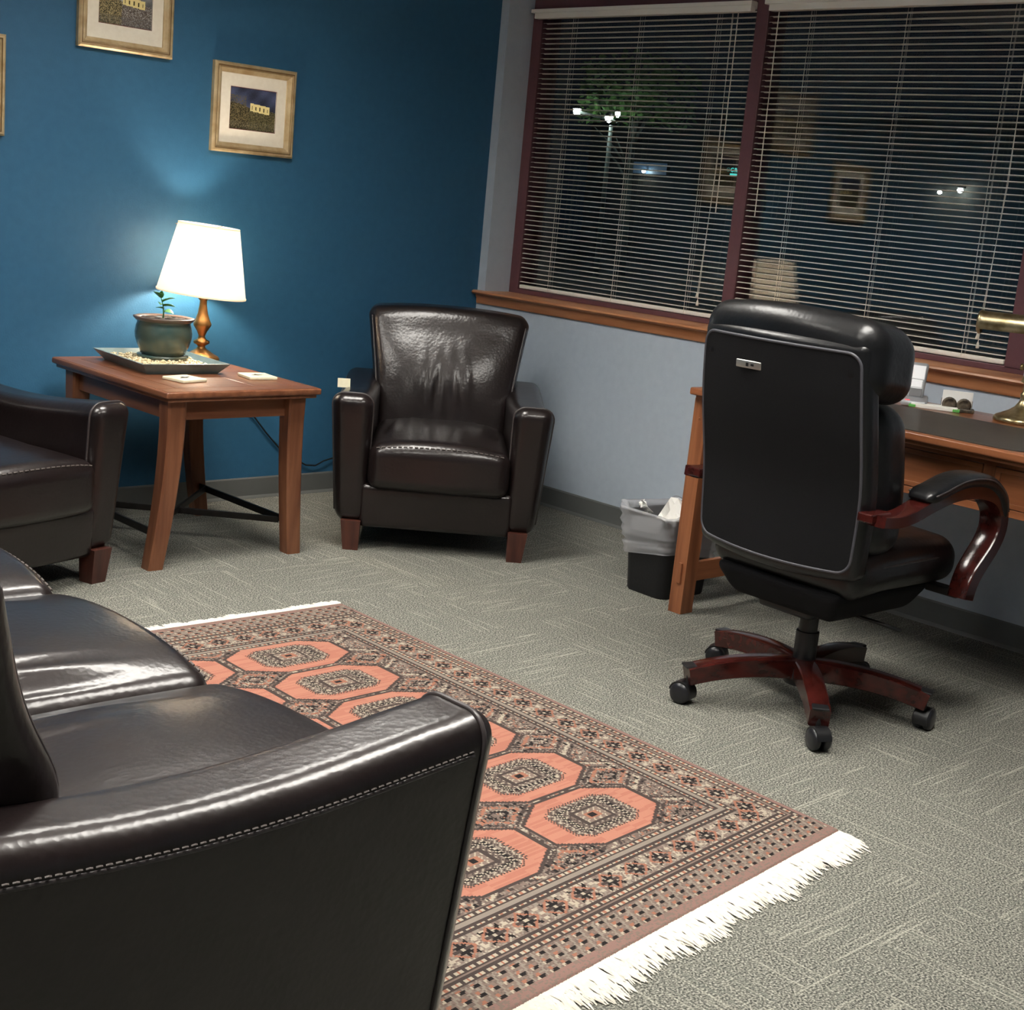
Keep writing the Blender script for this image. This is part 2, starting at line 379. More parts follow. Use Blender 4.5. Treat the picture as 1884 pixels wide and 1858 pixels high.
# ------------------------------------------------------------------ venetian blinds
def slat_mesh(length):
    me = bpy.data.meshes.new('slat'); vs = []; fs = []; K = 6; wd = 0.025; cr = 0.0032; th = 0.0005
    tilt = math.radians(2.5)
    for y in (0, -length):
        for s_ in (1, -1):
            for i in range(K+1):
                t = -1+2*i/K; x = t*wd/2; z = cr*(1-t*t)+s_*th/2
                vs.append((x*math.cos(tilt)+z*math.sin(tilt), y, -x*math.sin(tilt)+z*math.cos(tilt)))
    n_ = K+1
    for i in range(K):
        fs.append((i, i+1, 2*n_+i+1, 2*n_+i)); fs.append((n_+i, 3*n_+i, 3*n_+i+1, n_+i+1))
    fs += [(0, 2*n_, 3*n_, n_), (K, n_+K, 3*n_+K, 2*n_+K)]
    me.from_pydata(vs, [], fs); me.materials.append(MATS['blind_white'])
    bm = bmesh.new(); bm.from_mesh(me); bmesh.ops.recalc_face_normals(bm, faces=bm.faces); bm.to_mesh(me); bm.free()
    me.polygons.foreach_set('use_smooth', [True]*len(me.polygons)); me.set_sharp_from_angle(angle=math.radians(50))
    return me
def blind(label, ya, yb, va, vb, ladders, cord_y, wand_y):
    """ya..yb: slats; va..vb: valance"""
    t = thing('venetian_blind', label, 'blind', (0.166, ya, 0.912)); L_ = ya-yb
    MB().box(-0.014, 0.012, -L_, 0, 1.196, 1.22, 0.002).build('headrail', 'blind_white', t)
    v = MB(); a, b = va-ya, vb-ya
    v.box(-0.050, -0.0165, b, a, 1.206, 1.222, 0.002).box(-0.046, -0.0165, b+0.004, a-0.02, 1.182, 1.2065, 0.002)
    v.build('valance', 'blind_white', t)
    MB().rbox((0, -L_/2, 0.010), (0.0125, L_/2, 0.0085), 0.004, k=2, m=1).build('bottom_rail', 'blind_white', t, angle=40)
    me = slat_mesh(L_); n_ = 55; z0, z1 = 0.030, 1.187
    for i in range(n_):
        o = bpy.data.objects.new('slat', me); C.objects.link(o); o.parent = t
        o.location = (0, 0, z0+(z1-z0)*i/(n_-1))
    for ly in ladders:
        for dx, r in ((-0.0140, 0.0011), (0.0140, 0.0007)):
            MB().tube([(dx, ly-ya, 0.008), (dx, ly-ya, 1.20)], r, n=5).build('ladder_cord', 'cord_white', t)
        MB().tube([(-0.0140, ly-ya-0.012, 0.008), (-0.0140, ly-ya-0.012, 1.20)], 0.0006, n=4).build('lift_cord', 'cord_white', t)
    pc = t
    for k, (dy, zl, top) in enumerate(((0, 0.075, 0.003), (-0.006, 0.045, -0.004))):
        pts = [(-0.019-0.003*k, cord_y-ya+top, 1.19), (-0.020, cord_y-ya+0.004*k-0.01, 0.6), (-0.020, cord_y-ya+dy+0.012, zl+0.02)]
        c_ = MB().tube(pts, 0.0011, n=5).build('pull_cord', 'cord_white', pc)
        MB().lathe([(0.0015, 0.022), (0.004, 0.018), (0.0065, 0.004), (0.0055, 0), (0.001, -0.001)], (-0.020, cord_y-ya+dy+0.012, zl), n=10).build('tassel', 'cord_white', c_, smooth=True)
    MB().tube([(-0.021, wand_y-ya, 1.195), (-0.019, wand_y-ya-0.004, 0.42)], 0.0022, n=6).build('tilt_wand', 'cord_white', t)
blind('white mini blind hanging in the window beside the blue wall', -0.112, -1.286, -0.066, -1.287, (-0.30, -0.69, -1.10), -1.178, -1.205)
blind('white mini blind hanging in the window behind the desk lamp', -1.352, -2.525, -1.348, -2.53, (-1.545, -1.955, -2.365), -2.43, -1.40)

# ------------------------------------------------------------------ framed pictures
def painting(fn, w_, h_, nx, ny):
    me = bpy.data.meshes.new('artwork'); vs = []; fs = []; cols = []
    for j in range(ny+1):
        for i in range(nx+1): vs.append((-w_/2+w_*i/nx, 0, -h_/2+h_*j/ny))
    for j in range(ny):
        for i in range(nx):
            a = j*(nx+1)+i; fs.append((a, a+1, a+nx+2, a+nx+1)); cols += [fn((i+.5)/nx, (j+.5)/ny)]*4
    me.from_pydata(vs, [], fs); at = me.color_attributes.new('print', 'FLOAT_COLOR', 'CORNER')
    at.data.foreach_set('color', np.array(cols, dtype=np.float32).ravel()); me.materials.append(MATS['picture_print']); return me
def art_ruins(seed, grey):
    rng = random.Random(seed); rows = {}
    def h(i, j): return rng.Random if False else (math.sin(i*127.1+j*311.7+seed*17.3)*43758.5453) % 1
    def fn(u, v):
        i, j = int(u*80), int(v*64); r = h(i, j)
        base = 0.62-0.16*u
        if v > base+0.1*math.sin(u*9)*0.3:
            s_ = 0.88+0.16*math.sin(u*7+v*9)+0.10*math.sin(u*19-v*13)+0.12*(r-0.5)
            col = [72*s_, 78*s_, 104*s_] if not grey else [150*s_, 150*s_, 150*s_]
            if u < 0.35 and v < 0.82 and r > 0.55: col = [96, 90, 70] if not grey else [120, 112, 100]
        elif u < 0.42:
            col = [70, 62, 42] if r < 0.4 else ([118, 106, 76] if r < 0.75 else [40, 40, 30])
            if grey: col = [c_*1.3+10 for c_ in col]
        else:
            col = [86, 80, 54] if r < 0.5 else ([50, 48, 34] if r < 0.8 else [120, 112, 82])
            if grey: col = [110, 100, 92] if r < 0.5 else ([80, 72, 68] if r < 0.8 else [160, 156, 152])
        top, bot = 0.66-0.12*(u-0.42), 0.47-0.12*(u-0.42)
        if 0.44 < u < 0.86 and bot < v < top:
            col = [232, 214, 150]
            k = ((u-0.44)/0.42*5) % 1
            if 0.38 < k < 0.62 and bot+0.04 < v < bot+0.13: col = [70, 60, 40]
        if v < 0.2 and r > 0.4: col = [(c_+60)/1.6 for c_ in col] if grey else [(c_+30)/1.25 for c_ in col]
        return srgb(*[min(255, c_) for c_ in col])
    return fn
def picture(label, xc, zc, seed, grey):
    W_, H_ = 0.371, 0.333
    t = thing('framed_picture', label, 'picture', (xc, -0.001, zc-H_/2), 0, 'framed pictures on the blue wall')
    z = H_/2
    prof = [(0.0, 0.0), (0.0, -0.018), (0.006, -0.024), (0.012, -0.024), (0.016, -0.018), (0.022, -0.020), (0.030, -0.013), (0.036, -0.010), (0.038, -0.004), (0.038, 0.0)]
    vs = []; fs = []; n_ = len(prof)
    for (sx, sz) in ((-1, -1), (1, -1), (1, 1), (-1, 1)):
        for (d, y) in prof: vs.append((sx*(W_/2-d), y, z+sz*(H_/2-d)))
    for k in range(4):
        for j in range(n_-1): k2 = (k+1) % 4; fs.append((k*n_+j, k*n_+j+1, k2*n_+j+1, k2*n_+j))
    fr_ = MB().add(vs, fs).build('frame', 'gold_frame', t)
    bead = MB(); iw, ih = W_/2-0.014, H_/2-0.014
    bead.tube([(-iw, -0.0225, z-ih), (iw, -0.0225, z-ih), (iw, -0.0225, z+ih), (-iw, -0.0225, z+ih)], 0.0025, n=6, closed=True)
    bead.build('gilt_line', 'gold_dark', fr_)
    mw, mh, aw, ah = W_/2-0.036, H_/2-0.036, 0.104, 0.078; zo = z-0.0; az = zo+0.002
    mb = MB(); q = [(-mw, -mh), (mw, -mh), (mw, mh), (-mw, mh)]; qi = [(-aw, -ah), (aw, -ah), (aw, ah), (-aw, ah)]
    mb.add([(a, -0.006, zo+b) for a, b in q]+[(a, -0.006, az+b) for a, b in qi]+[(a*0.99, -0.0045, az+b*0.99) for a, b in qi],
           [(k, (k+1) % 4, 4+(k+1) % 4, 4+k) for k in range(4)]+[(4+k, 4+(k+1) % 4, 8+(k+1) % 4, 8+k) for k in range(4)])
    mo = mb.build('mat', 'mat_board', t)
    ln = MB().tube([(-aw, -0.0062, az-ah), (aw, -0.0062, az-ah), (aw, -0.0062, az+ah), (-aw, -0.0062, az+ah)], 0.0013, n=5, closed=True); ln.build('ruled_line', 'mat_line', mo)
    o = bpy.data.objects.new('artwork', painting(art_ruins(seed, grey), aw*2, ah*2, 80, 64)); C.objects.link(o); o.parent = t; o.location = (0, -0.0045, az)
picture('small gilt framed print of a pale building under a dark sky, right of the lamp', -1.2555, 1.550, 3, False)
picture('gilt framed grey toned print hanging higher than the other pictures', -1.8075, 1.8585, 8, True)
picture('gilt framed print hanging left of the other pictures', -2.4375, 1.5245, 5, False)

# ------------------------------------------------------------------ leather lounge seating
def lounge(name, label, cat, wseat, ncush, loc, rz, group, front_feet_z=0.0, marks=True, back_dy=0.0, lean_=0.29):
    """origin on the floor at the middle of the front; local x right as seen from in front, y towards the back"""
    t = thing(name, label, cat, loc, rz, group); hw = wseat/2
    D = 0.86
    for s_ in (-1, 1):
        # arm: leans outward to the top, front leans forward, saddle along the top
        def arm(x, y, z, s_=s_):
            f = (z+0.238)/0.476; f = max(0, min(1, f))
            th = 0.112+0.038*f; x = x/0.0745*th/2
            xo = 0.052+0.016*f
            yy = y+(0.036*(1-f))*max(0, 1-(y+D/2)/0.5)
            v = (y+D/2)/D
            zz = z-(0.034*math.sin(PI*min(1, v*0.95))**1.3)*max(0, f)**2
            return (s_*(x+xo), yy, zz)
        a = MB().rbox((s_*hw, D/2, 0.343), (0.0745, D/2, 0.238), 0.045, k=4, m=10, fn=arm)
        ao = a.build('arm', 'leather_brown', t, smooth=True)
        # piping round the front panel
        pts = []; r = 0.045
        for (x, z) in [(-0.0745, -0.20), (-0.0745, 0.0), (-0.0745, 0.193)]: pts.append((x, z))
        for k in range(1, 7): q = PI-PI/2*k/6; pts.append((-0.0745+r+r*math.cos(q), 0.193+r*math.sin(q)))
        for k in range(0, 7): q = PI/2-PI/2*k/6; pts.append((0.0745-r+r*math.cos(q), 0.193+r*math.sin(q)))
        for (x, z) in [(0.0745, 0.0), (0.0745, -0.20)]: pts.append((x, z))
        p3 = []
        for (x, z) in pts:
            X_, Y_, Z_ = arm(x*1.005, -D/2+0.040, z*1.003); p3.append((X_+s_*hw, Y_+D/2, Z_+0.343))
        MB().tube(p3, 0.0038, n=6).build('piping', 'piping_dark', ao, smooth=True)
        # double row of stitches along the outer top edge
        st = MB(); k = 0; yy = 0.06
        sp = []
        while yy < D-0.03:
            X_, Y_, Z_ = arm(0.0745*1.002, yy-D/2, 0.190); sp.append((X_+s_*hw, yy, Z_+0.343)); yy += 0.012
        MB().tube(sp, 0.0032, n=6).build('seam', 'piping_dark', ao, smooth=True)
        for i in range(len(sp)-1):
            p, q = Vector(sp[i]), Vector(sp[i+1]); off = Vector((s_*0.0012, 0, 0.0065))
            st.tube([p+off+(q-p)*0.18, p+off+(q-p)*0.5+Vector((s_*0.001, 0, 0.001)), p+off+(q-p)*0.82], 0.0013, n=4)
        st.build('stitching', 'thread', ao)
        # tapered wooden feet
        for (fy, z0) in ((0.062, front_feet_z), (0.73, 0.0)):
            MB().taper((s_*(hw+0.042), fy, z0), (0.028, 0.028), (s_*(hw+0.047), fy-0.004, 0.112), (0.036, 0.036)).build('foot', 'foot_wood', t)
    # front rail and base
    MB().rbox((0, 0.36, 0.17), (hw+0.02, 0.335, 0.082), 0.02, k=2, m=4, fn=lambda x, y, z: (x, y+0.012*(1-(z+0.08)/0.16)*(y < 0), z)).build('front_rail', 'leather_brown', t, smooth=True)
    # seat cushions
    cw = wseat/ncush
    for k in range(ncush):
        cx = -hw+cw*(k+0.5)
        def cush(x, y, z, k=k):
            u = x/(cw/2); v = (y+0.31)/0.62; top = z > 0
            if top:
                z += 0.045*(1-abs(u)**2.6)*(0.55+0.45*math.sin(PI*min(1, v*1.1)))*(z/0.08)
                # soft creases running from front to back beside the seams
                for (uu, am, wd, v0) in ((0.62, 0.010, 0.05, 0.6), (0.46, 0.008, 0.045, 0.72), (-0.66, 0.012, 0.055, 0.55), (-0.48, 0.009, 0.05, 0.66), (0.78, -0.008, 0.05, 0.6), (-0.80, -0.010, 0.05, 0.55), (-0.57, -0.007, 0.04, 0.6)):
                    z += am*math.exp(-((u-uu-0.12*(v-0.6))/wd)**2)*math.exp(-((v-v0)/0.26)**2)
            y -= 0.022*(1-abs(u)**2)*(1 if v < 0.25 else 0)*(1-v*4)
            return (x, y, z)
        co = MB().rbox((cx, 0.305, 0.320), (cw/2-0.002, 0.31, 0.080), 0.042, k=4, m=26, fn=cush).build('seat_cushion', 'leather_brown', t, smooth=True)
        sp = []
        for i in range(25):
            u = -0.9+1.8*i/24; q = cush(u*cw/2, -0.31+0.012, 0.080-0.013); sp.append((q[0]+cx, q[1]+0.305-0.0015, q[2]+0.320+0.0015))
        st = MB()
        for i in range(24): st.tube([Vector(sp[i])*0.85+Vector(sp[i+1])*0.15, Vector(sp[i])*0.2+Vector(sp[i+1])*0.8], 0.0024, n=5)
        st.build('stitching', 'thread', co)
    # back: leans, widens to the top, swells
    BH = 0.36; cz = 0.475
    def back(x, y, z):
        f = (z+BH)/(2*BH); u = x/(hw+0.012)
        g = max(0.0, (z+cz-0.42)/0.42); g = min(1, g)
        xx = x*(1+(0.062/(hw+0.012))*g**1.2)
        yy = y+lean_*(z+BH)-0.02+back_dy-0.30*(lean_-0.186)
        front = y < 0
        if back_dy: yy -= 0.03*math.exp(-((z+cz-0.55)/0.08)**2)
        if front:
            yy -= 0.035*(1-abs(u)**3)*math.sin(PI*min(1, max(0, (f-0.30)/0.66)))
            if marks and 0.4 < f < 0.95:
                for (uu, am, wd, fc, fh, lean) in ((-0.17, 0.010, 0.045, 0.62, 0.13, 0.35), (-0.02, 0.008, 0.04, 0.60, 0.14, 0.05), (0.13, 0.010, 0.045, 0.61, 0.14, -0.45), (0.30, 0.007, 0.05, 0.66, 0.12, -0.5), (-0.33, 0.006, 0.05, 0.64, 0.12, 0.3), (0.05, -0.008, 0.05, 0.58, 0.12, -0.2), (-0.095, -0.008, 0.045, 0.60, 0.13, 0.2)):
                    yy -= am*math.exp(-((u-uu-lean*(f-fc))/wd)**2)*math.exp(-((f-fc)/fh)**2)
        zz = z+(0.022*(1-abs(u)**2.2) if f > 0.9 else 0)*min(1, (f-0.9)/0.08 if f > 0.9 else 0)
        yy += 0.020*abs(u)**3*g
        return (xx, yy, zz)
    mx = 34 if ncush == 1 else 44
    bo = MB().rbox((0, 0.665, cz), (hw+0.012, 0.088, BH), 0.040, k=4, m=mx, fn=back).build('backrest', 'leather_brown', t, smooth=True)
    for s_ in (-1, 1):
        p3 = []
        for i in range(22):
            z = -0.05+0.375*i/21; q = back(s_*(hw+0.012)*0.955, -0.088+0.0015, z); p3.append((q[0], q[1]+0.665-0.001, q[2]+cz))
        MB().tube(p3, 0.0036, n=6).build('piping', 'piping_grey' if False else 'piping_dark', bo, smooth=True)
    return t
R = math.radians
lounge('armchair', 'dark brown leather armchair standing alone in the corner under the window sill', 'armchair', 0.52, 1, (-1.085, -1.079, 0), R(-40.5), 'matching brown leather armchairs')
lounge('armchair', 'dark brown leather armchair left of the end table with the lamp', 'armchair', 0.52, 1, (-2.584, -0.988, 0), R(15), 'matching brown leather armchairs')
lounge('sofa', 'long dark brown leather sofa with three seat cushions beside the patterned rug', 'sofa', 1.83, 3, (-3.082, -2.495, 0), R(90), None, 0.011, False, -0.015, 0.186).scale = (1, 1, 1.055)

# small cream card tucked behind the corner armchair's arm
cd = MB().box(-0.024, 0.024, -0.002, 0.002, 0.0, 0.035).build('card', 'coaster_stone')
cd.location = (-1.118, -0.523, 0.545); cd.rotation_euler = (R(-14), 0, R(-30)); tag(cd, 'small cream card standing on the arm of the corner armchair', 'card')

# ------------------------------------------------------------------ end table and what stands on it
def end_table():
    t = thing('end_table', 'brown wooden end table with iron stretcher between the armchairs', 'table', (-1.79, -0.485, 0))
    hx, hy, zt = 0.302, 0.405, 0.607
    top = MB().rbox((0, 0, zt-0.011), (hx, hy, 0.011), 0.006, k=2, m=1).rbox((0, 0, zt-0.027), (hx-0.012, hy-0.012, 0.008), 0.004, k=1, m=1).build('table_top', 'table_wood_y', t, angle=40)
    # breadboard ends and field planks, laid a hair proud
    def plank(x0, x1, y0, y1, m): MB().box(x0, x1, y0, y1, zt-0.004, zt+0.0012, 0.0008).build('plank', m, top)
    e = 0.075; g = 0.0012
    plank(-hx+0.007, hx-0.007, -hy+0.007, -hy+e, 'table_wood_x'); plank(-hx+0.007, hx-0.007, hy-e, hy-0.007, 'table_wood_x')
    plank(-hx+0.007, -hx+e, -hy+e+g, hy-e-g, 'table_wood_y'); plank(hx-e, hx-0.007, -hy+e+g, hy-e-g, 'table_wood_y')
    nx, ny = 3, 4; fx0, fx1, fy0, fy1 = -hx+e+g, hx-e-g, -hy+e+g, hy-e-g
    for i in range(nx):
        for j in range(ny):
            plank(fx0+(fx1-fx0)*i/nx+g/2, fx0+(fx1-fx0)*(i+1)/nx-g/2, fy0+(fy1-fy0)*j/ny+g/2, fy0+(fy1-fy0)*(j+1)/ny-g/2, 'table_wood_x' if (i+j) % 2 else 'table_wood_y')
    for s_ in (-1, 1):
        MB().box(-0.22, 0.22, s_*0.322-0.011, s_*0.322+0.011, zt-0.105, zt-0.034, 0.002).build('apron', 'table_wood_x', t)
        MB().box(s_*0.235-0.011, s_*0.235+0.011, -0.33, 0.33, zt-0.105, zt-0.034, 0.002).build('apron', 'table_wood_y', t)
    for sx in (-1, 1):
        for sy in (-1, 1):
            path = []; hws = []
            n_ = 12
            L_ = MB(); vs = []; fs = []
            for i in range(n_+1):
                f = i/n_; z = (zt-0.034)*(1-f)
                out = 0.040*max(0, (f-0.10)/0.90)**1.25-0.006*math.sin(PI*f)
                cx, cy = sx*(0.236+out), sy*(0.330-out*0.5)
                h_ = 0.034-0.006*f if f > 0.14 else 0.034
                for (i2, j2) in ((-1, -.8), (-.8, -1), (.8, -1), (1, -.8), (1, .8), (.8, 1), (-.8, 1), (-1, .8)): vs.append((cx+i2*h_, cy+j2*h_, z))
            for i in range(n_):
                for j in range(8): k = (j+1) % 8; fs.append((i*8+j, i*8+k, (i+1)*8+k, (i+1)*8+j))
            fs += [tuple(range(7, -1, -1)), tuple(n_*8+j for j in range(8))]
            L_.add(vs, fs).build('leg', 'table_wood_z', t, angle=25)
    # iron stretcher: two side bars joined by a cross bar
    for sx in (-1, 1):
        MB().sweep([(sx*0.262, -0.315+0.63*i/10, 0.115) for i in range(11)], (0, 0, 1), 0.012, 0.004).build('stretcher', 'dark_iron', t)
    MB().sweep([(-0.26+0.52*i/10, -0.25+0.5*i/10, 0.115) for i in range(11)], (0, 0, 1), 0.011, 0.004).build('stretcher', 'dark_iron', t)
    MB().sweep([(-0.26+0.52*i/10, 0.25-0.5*i/10, 0.108) for i in range(11)], (0, 0, 1), 0.011, 0.004).build('stretcher', 'dark_iron', t)
end_table()
ZT = 0.6082

def table_lamp():
    t = thing('table_lamp', 'lit brass table lamp with white cone shade on the end table', 'lamp', (-1.545, -0.185, ZT))
    MB().lathe([(0.068, 0), (0.070, 0.006), (0.064, 0.014), (0.048, 0.022), (0.034, 0.032), (0.020, 0.040), (0.014, 0.048), (0.016, 0.054), (0.030, 0.062), (0.030, 0.070), (0.016, 0.078), (0.012, 0.088), (0.014, 0.094), (0.020, 0.108), (0.033, 0.128), (0.034, 0.136), (0.026, 0.152), (0.019, 0.175), (0.014, 0.205), (0.013, 0.222), (0.018, 0.226), (0.018, 0.234), (0.012, 0.238), (0.012, 0.262)], n=32).build('base', 'brass_lamp', t, smooth=True)
    MB().lathe([(0.015, 0.262), (0.015, 0.300), (0.010, 0.304)], n=16).build('socket', 'brass_lamp', t, smooth=True)
    b = MB().lathe([(0.010, 0.304), (0.014, 0.312), (0.028, 0.340), (0.030, 0.355), (0.024, 0.375), (0.008, 0.388), (0.001, 0.389)], n=16).build('bulb', 'bulb_glow', t, smooth=True)
    z0, z1, r0, r1 = 0.244, 0.502, 0.166, 0.113
    s_ = MB().lathe([(r0, z0), (r1, z1), (r1-0.0015, z1), (r0-0.0015, z0), (r0, z0)], n=64, cap=False).build('shade', 'shade_cloth', t, angle=30)
    MB().lathe([(r0+0.001, z0), (r0+0.0016, z0+0.006), (r0-0.002, z0+0.006), (r0-0.002, z0), (r0+0.001, z0)], n=64, cap=False).build('trim', 'shade_cloth', s_, angle=30)
    MB().lathe([(r1+0.001, z1-0.006), (r1+0.0012, z1), (r1-0.002, z1), (r1-0.002, z1-0.006), (r1+0.001, z1-0.006)], n=64, cap=False).build('trim', 'shade_cloth', s_, angle=30)
    tm = Matrix.Translation((0, 0, 0.38)) @ Matrix.Rotation(R(4.0), 4, Vector((0.52, 0.85, 0))) @ Matrix.Translation((0, 0, -0.38))
    s_.matrix_local = tm
    h_ = MB()
    for k in range(3): q = 2*PI*k/3+0.5; h_.tube([(0.004*math.cos(q), 0.004*math.sin(q), z1-0.02), (r1*math.cos(q), r1*math.sin(q), z1-0.004)], 0.0014, n=5)
    h_.tube([(0, 0, 0.388), (0, 0, z1-0.018)], 0.0025, n=6).build('harp', 'brass_lamp', t)
table_lamp()
lc = MB().tube([(-1.47, -0.072, 0.612), (-1.452, -0.058, 0.606), (-1.43, -0.03, 0.575), (-1.33, -0.012, 0.47), (-1.198, -0.012, 0.368), (-1.118, -0.011, 0.279), (-1.032, -0.011, 0.194), (-0.95, -0.011, 0.150), (-0.905, -0.013, 0.126), (-0.86, -0.02, 0.122), (-0.82, -0.02, 0.14), (-0.77, -0.014, 0.148), (-0.66, -0.012, 0.16)], 0.0035, n=6).build('lamp_cord', 'black_plastic', smooth=True)
tag(lc, 'thin dark cord running down the blue wall from the lamp', 'cord')

def tray_and_pot():
    t = thing('tray', 'grey green ceramic tray filled with pale pebbles', 'tray', (-1.81, -0.352, ZT), R(-4))
    a, b = 0.166, 0.208
    vs = []; lv = [(0.80, 0.84, 0.0), (1.0, 1.0, 0.038), (0.965, 0.97, 0.039), (0.80, 0.84, 0.008)]
    for (u, v, z) in lv:
        for (i, j) in ((-1, -1), (1, -1), (1, 1), (-1, 1)): vs.append((i*a*u, j*b*v, z))
    fs = [(3, 2, 1, 0), (12, 13, 14, 15)]
    for l in range(3):
        for k in range(4): k2 = (k+1) % 4; fs.append((l*4+k, l*4+k2, l*4+4+k2, l*4+4+k))
    MB().add(vs, fs).build('dish', 'tray_glaze', t)
    pb = MB(); rng = random.Random(4)
    for i in range(620):
        x, y = rng.uniform(-1, 1)*a*0.88, rng.uniform(-1, 1)*b*0.90; r = rng.uniform(0.0045, 0.0075); z = 0.021+rng.uniform(-0.002, 0.003)
        if (x-0.03)**2+(y-0.06)**2 < 0.080**2: continue
        sq = rng.uniform(0.6, 0.85)
        pb.add([(x+r, y, z), (x-r, y, z), (x, y+r, z), (x, y-r, z), (x, y, z+r*sq), (x, y, z-r*sq), (x+r*.62, y+r*.62, z+r*.35), (x-r*.62, y+r*.62, z+r*.35), (x-r*.62, y-r*.62, z+r*.35), (x+r*.62, y-r*.62, z+r*.35)],
               [(0, 6, 4), (6, 2, 4), (2, 7, 4), (7, 1, 4), (1, 8, 4), (8, 3, 4), (3, 9, 4), (9, 0, 4), (0, 5, 6), (6, 5, 2), (2, 5, 7), (7, 5, 1), (1, 5, 8), (8, 5, 3), (3, 5, 9), (9, 5, 0)])
    pb.box(-a*0.78, a*0.78, -b*0.8, b*0.8, 0.007, 0.019)
    po = pb.build('pebbles', 'pebble', t, smooth=True); po['kind'] = 'stuff'
    # pot
    p = thing('plant_pot', 'green glazed ceramic pot with a small seedling, standing in the pebble tray', 'plant pot', (-1.765, -0.285, ZT+0.0185))
    MB().lathe([(0.060, 0.0), (0.086, 0.004), (0.092, 0.010), (0.091, 0.016), (0.060, 0.017)], n=36).build('saucer', 'pot_glaze', p, smooth=True)
    MB().lathe([(0.070, 0.014), (0.080, 0.022), (0.084, 0.034), (0.092, 0.050), (0.100, 0.075), (0.102, 0.095), (0.098, 0.118), (0.094, 0.130), (0.097, 0.138), (0.106, 0.146), (0.108, 0.150), (0.102, 0.151), (0.094, 0.142), (0.090, 0.130), (0.088, 0.120)], n=40, cap=False).build('pot', 'pot_glaze', p, smooth=True)
    MB().lathe([(0.0995, 0.138), (0.1075, 0.1455), (0.1095, 0.1505), (0.1015, 0.1525), (0.095, 0.145)], n=40, cap=False).build('rim', 'pot_rim', p, smooth=True)
    sm = MB(); vs = []; fs = []; rng = random.Random(2); n_ = 28; rings = [0, 0.02, 0.04, 0.06, 0.078, 0.0935]
    vs.append((0, 0, 0.147))
    for r in rings[1:]:
        for k in range(n_): q = 2*PI*k/n_; vs.append((r*math.cos(q), r*math.sin(q), 0.144+rng.uniform(-0.004, 0.005)))
    for k in range(n_): fs.append((0, 1+k, 1+(k+1) % n_))
    for l in range(len(rings)-2):
        for k in range(n_): k2 = (k+1) % n_; fs.append((1+l*n_+k, 1+(l+1)*n_+k, 1+(l+1)*n_+k2, 1+l*n_+k2))
    sm.add(vs, fs).build('soil', 'soil', p)
    # seedling: stem and folded leaves
    MB().tube([(0.0, 0.01, 0.135), (0.002, 0.008, 0.165), (-0.004, 0.004, 0.195), (-0.016, 0.0, 0.222)], [0.003, 0.0028, 0.0024, 0.0016], n=7).build('stem', 'leaf', p, smooth=True)
    def leaf(o_, d, L_, w_, tw):
        o_ = Vector(o_); d = Vector(d).normalized(); sd = d.cross(Vector((tw, 0.2, 1))).normalized(); up = sd.cross(d)
        vs = []; fs = []
        for i in range(6):
            f = i/5; ww = w_*math.sin(PI*(0.08+0.92*f)**0.8)*(1 if i < 5 else 0.05); c_ = o_+d*L_*f+up*(-0.25*L_*f*f)
            vs += [c_-sd*ww+up*ww*0.35, c_, c_+sd*ww+up*ww*0.35]
        for i in range(5):
            for j in range(2): k = i*3+j; fs.append((k, k+1, k+4, k+3))
        lf = MB().add(vs, fs).build('leaf', 'leaf', p, smooth=True)
        sol = lf.modifiers.new('thick', 'SOLIDIFY'); sol.thickness = 0.0008
    leaf((-0.016, 0, 0.220), (-0.6, -0.3, 0.55), 0.054, 0.0162, 0.3); leaf((-0.008, 0.002, 0.205), (0.5, -0.5, 0.5), 0.048, 0.0175, -0.2)
    leaf((-0.002, 0.005, 0.190), (0.7, -0.2, 0.15), 0.043, 0.0162, 0.1); leaf((-0.004, 0.004, 0.195), (-0.5, -0.6, 0.25), 0.046, 0.0162, 0.4)
    leaf((0.002, 0.008, 0.170), (0.35, -0.7, 0.1), 0.041, 0.0162, -0.4); leaf((-0.016, 0, 0.222), (-0.1, -0.4, 0.8), 0.032, 0.009, 0.5); leaf((0.0, 0.006, 0.18), (-0.75, 0.1, 0.3), 0.030, 0.010, 0.5)
tray_and_pot()
def coaster(x, y, rz, label):
    t = thing('coaster', label, 'coaster', (x, y, ZT), rz, 'stone coasters on the end table')
    MB().rbox((0, 0, 0.0055), (0.053, 0.053, 0.0055), 0.003, k=2, m=1).build('tile', 'coaster_stone', t, angle=40)
    MB().add([(-0.030, -0.012, 0.0113), (-0.004, -0.016, 0.0113), (0.026, 0.004, 0.0113), (0.030, 0.010, 0.0113), (0.006, 0.004, 0.0113), (-0.004, 0.022, 0.0113), (-0.010, 0.004, 0.0113), (-0.026, -0.004, 0.0113)], [(0, 1, 4, 6, 7), (1, 2, 3, 4), (4, 5, 6)]).build('motif', 'ink', t)
coaster(-1.897, -0.665, R(12), 'cream stone coaster in front of the pebble tray')
coaster(-1.590, -0.640, R(-8), 'cream stone coaster apart from the tray near the table edge')

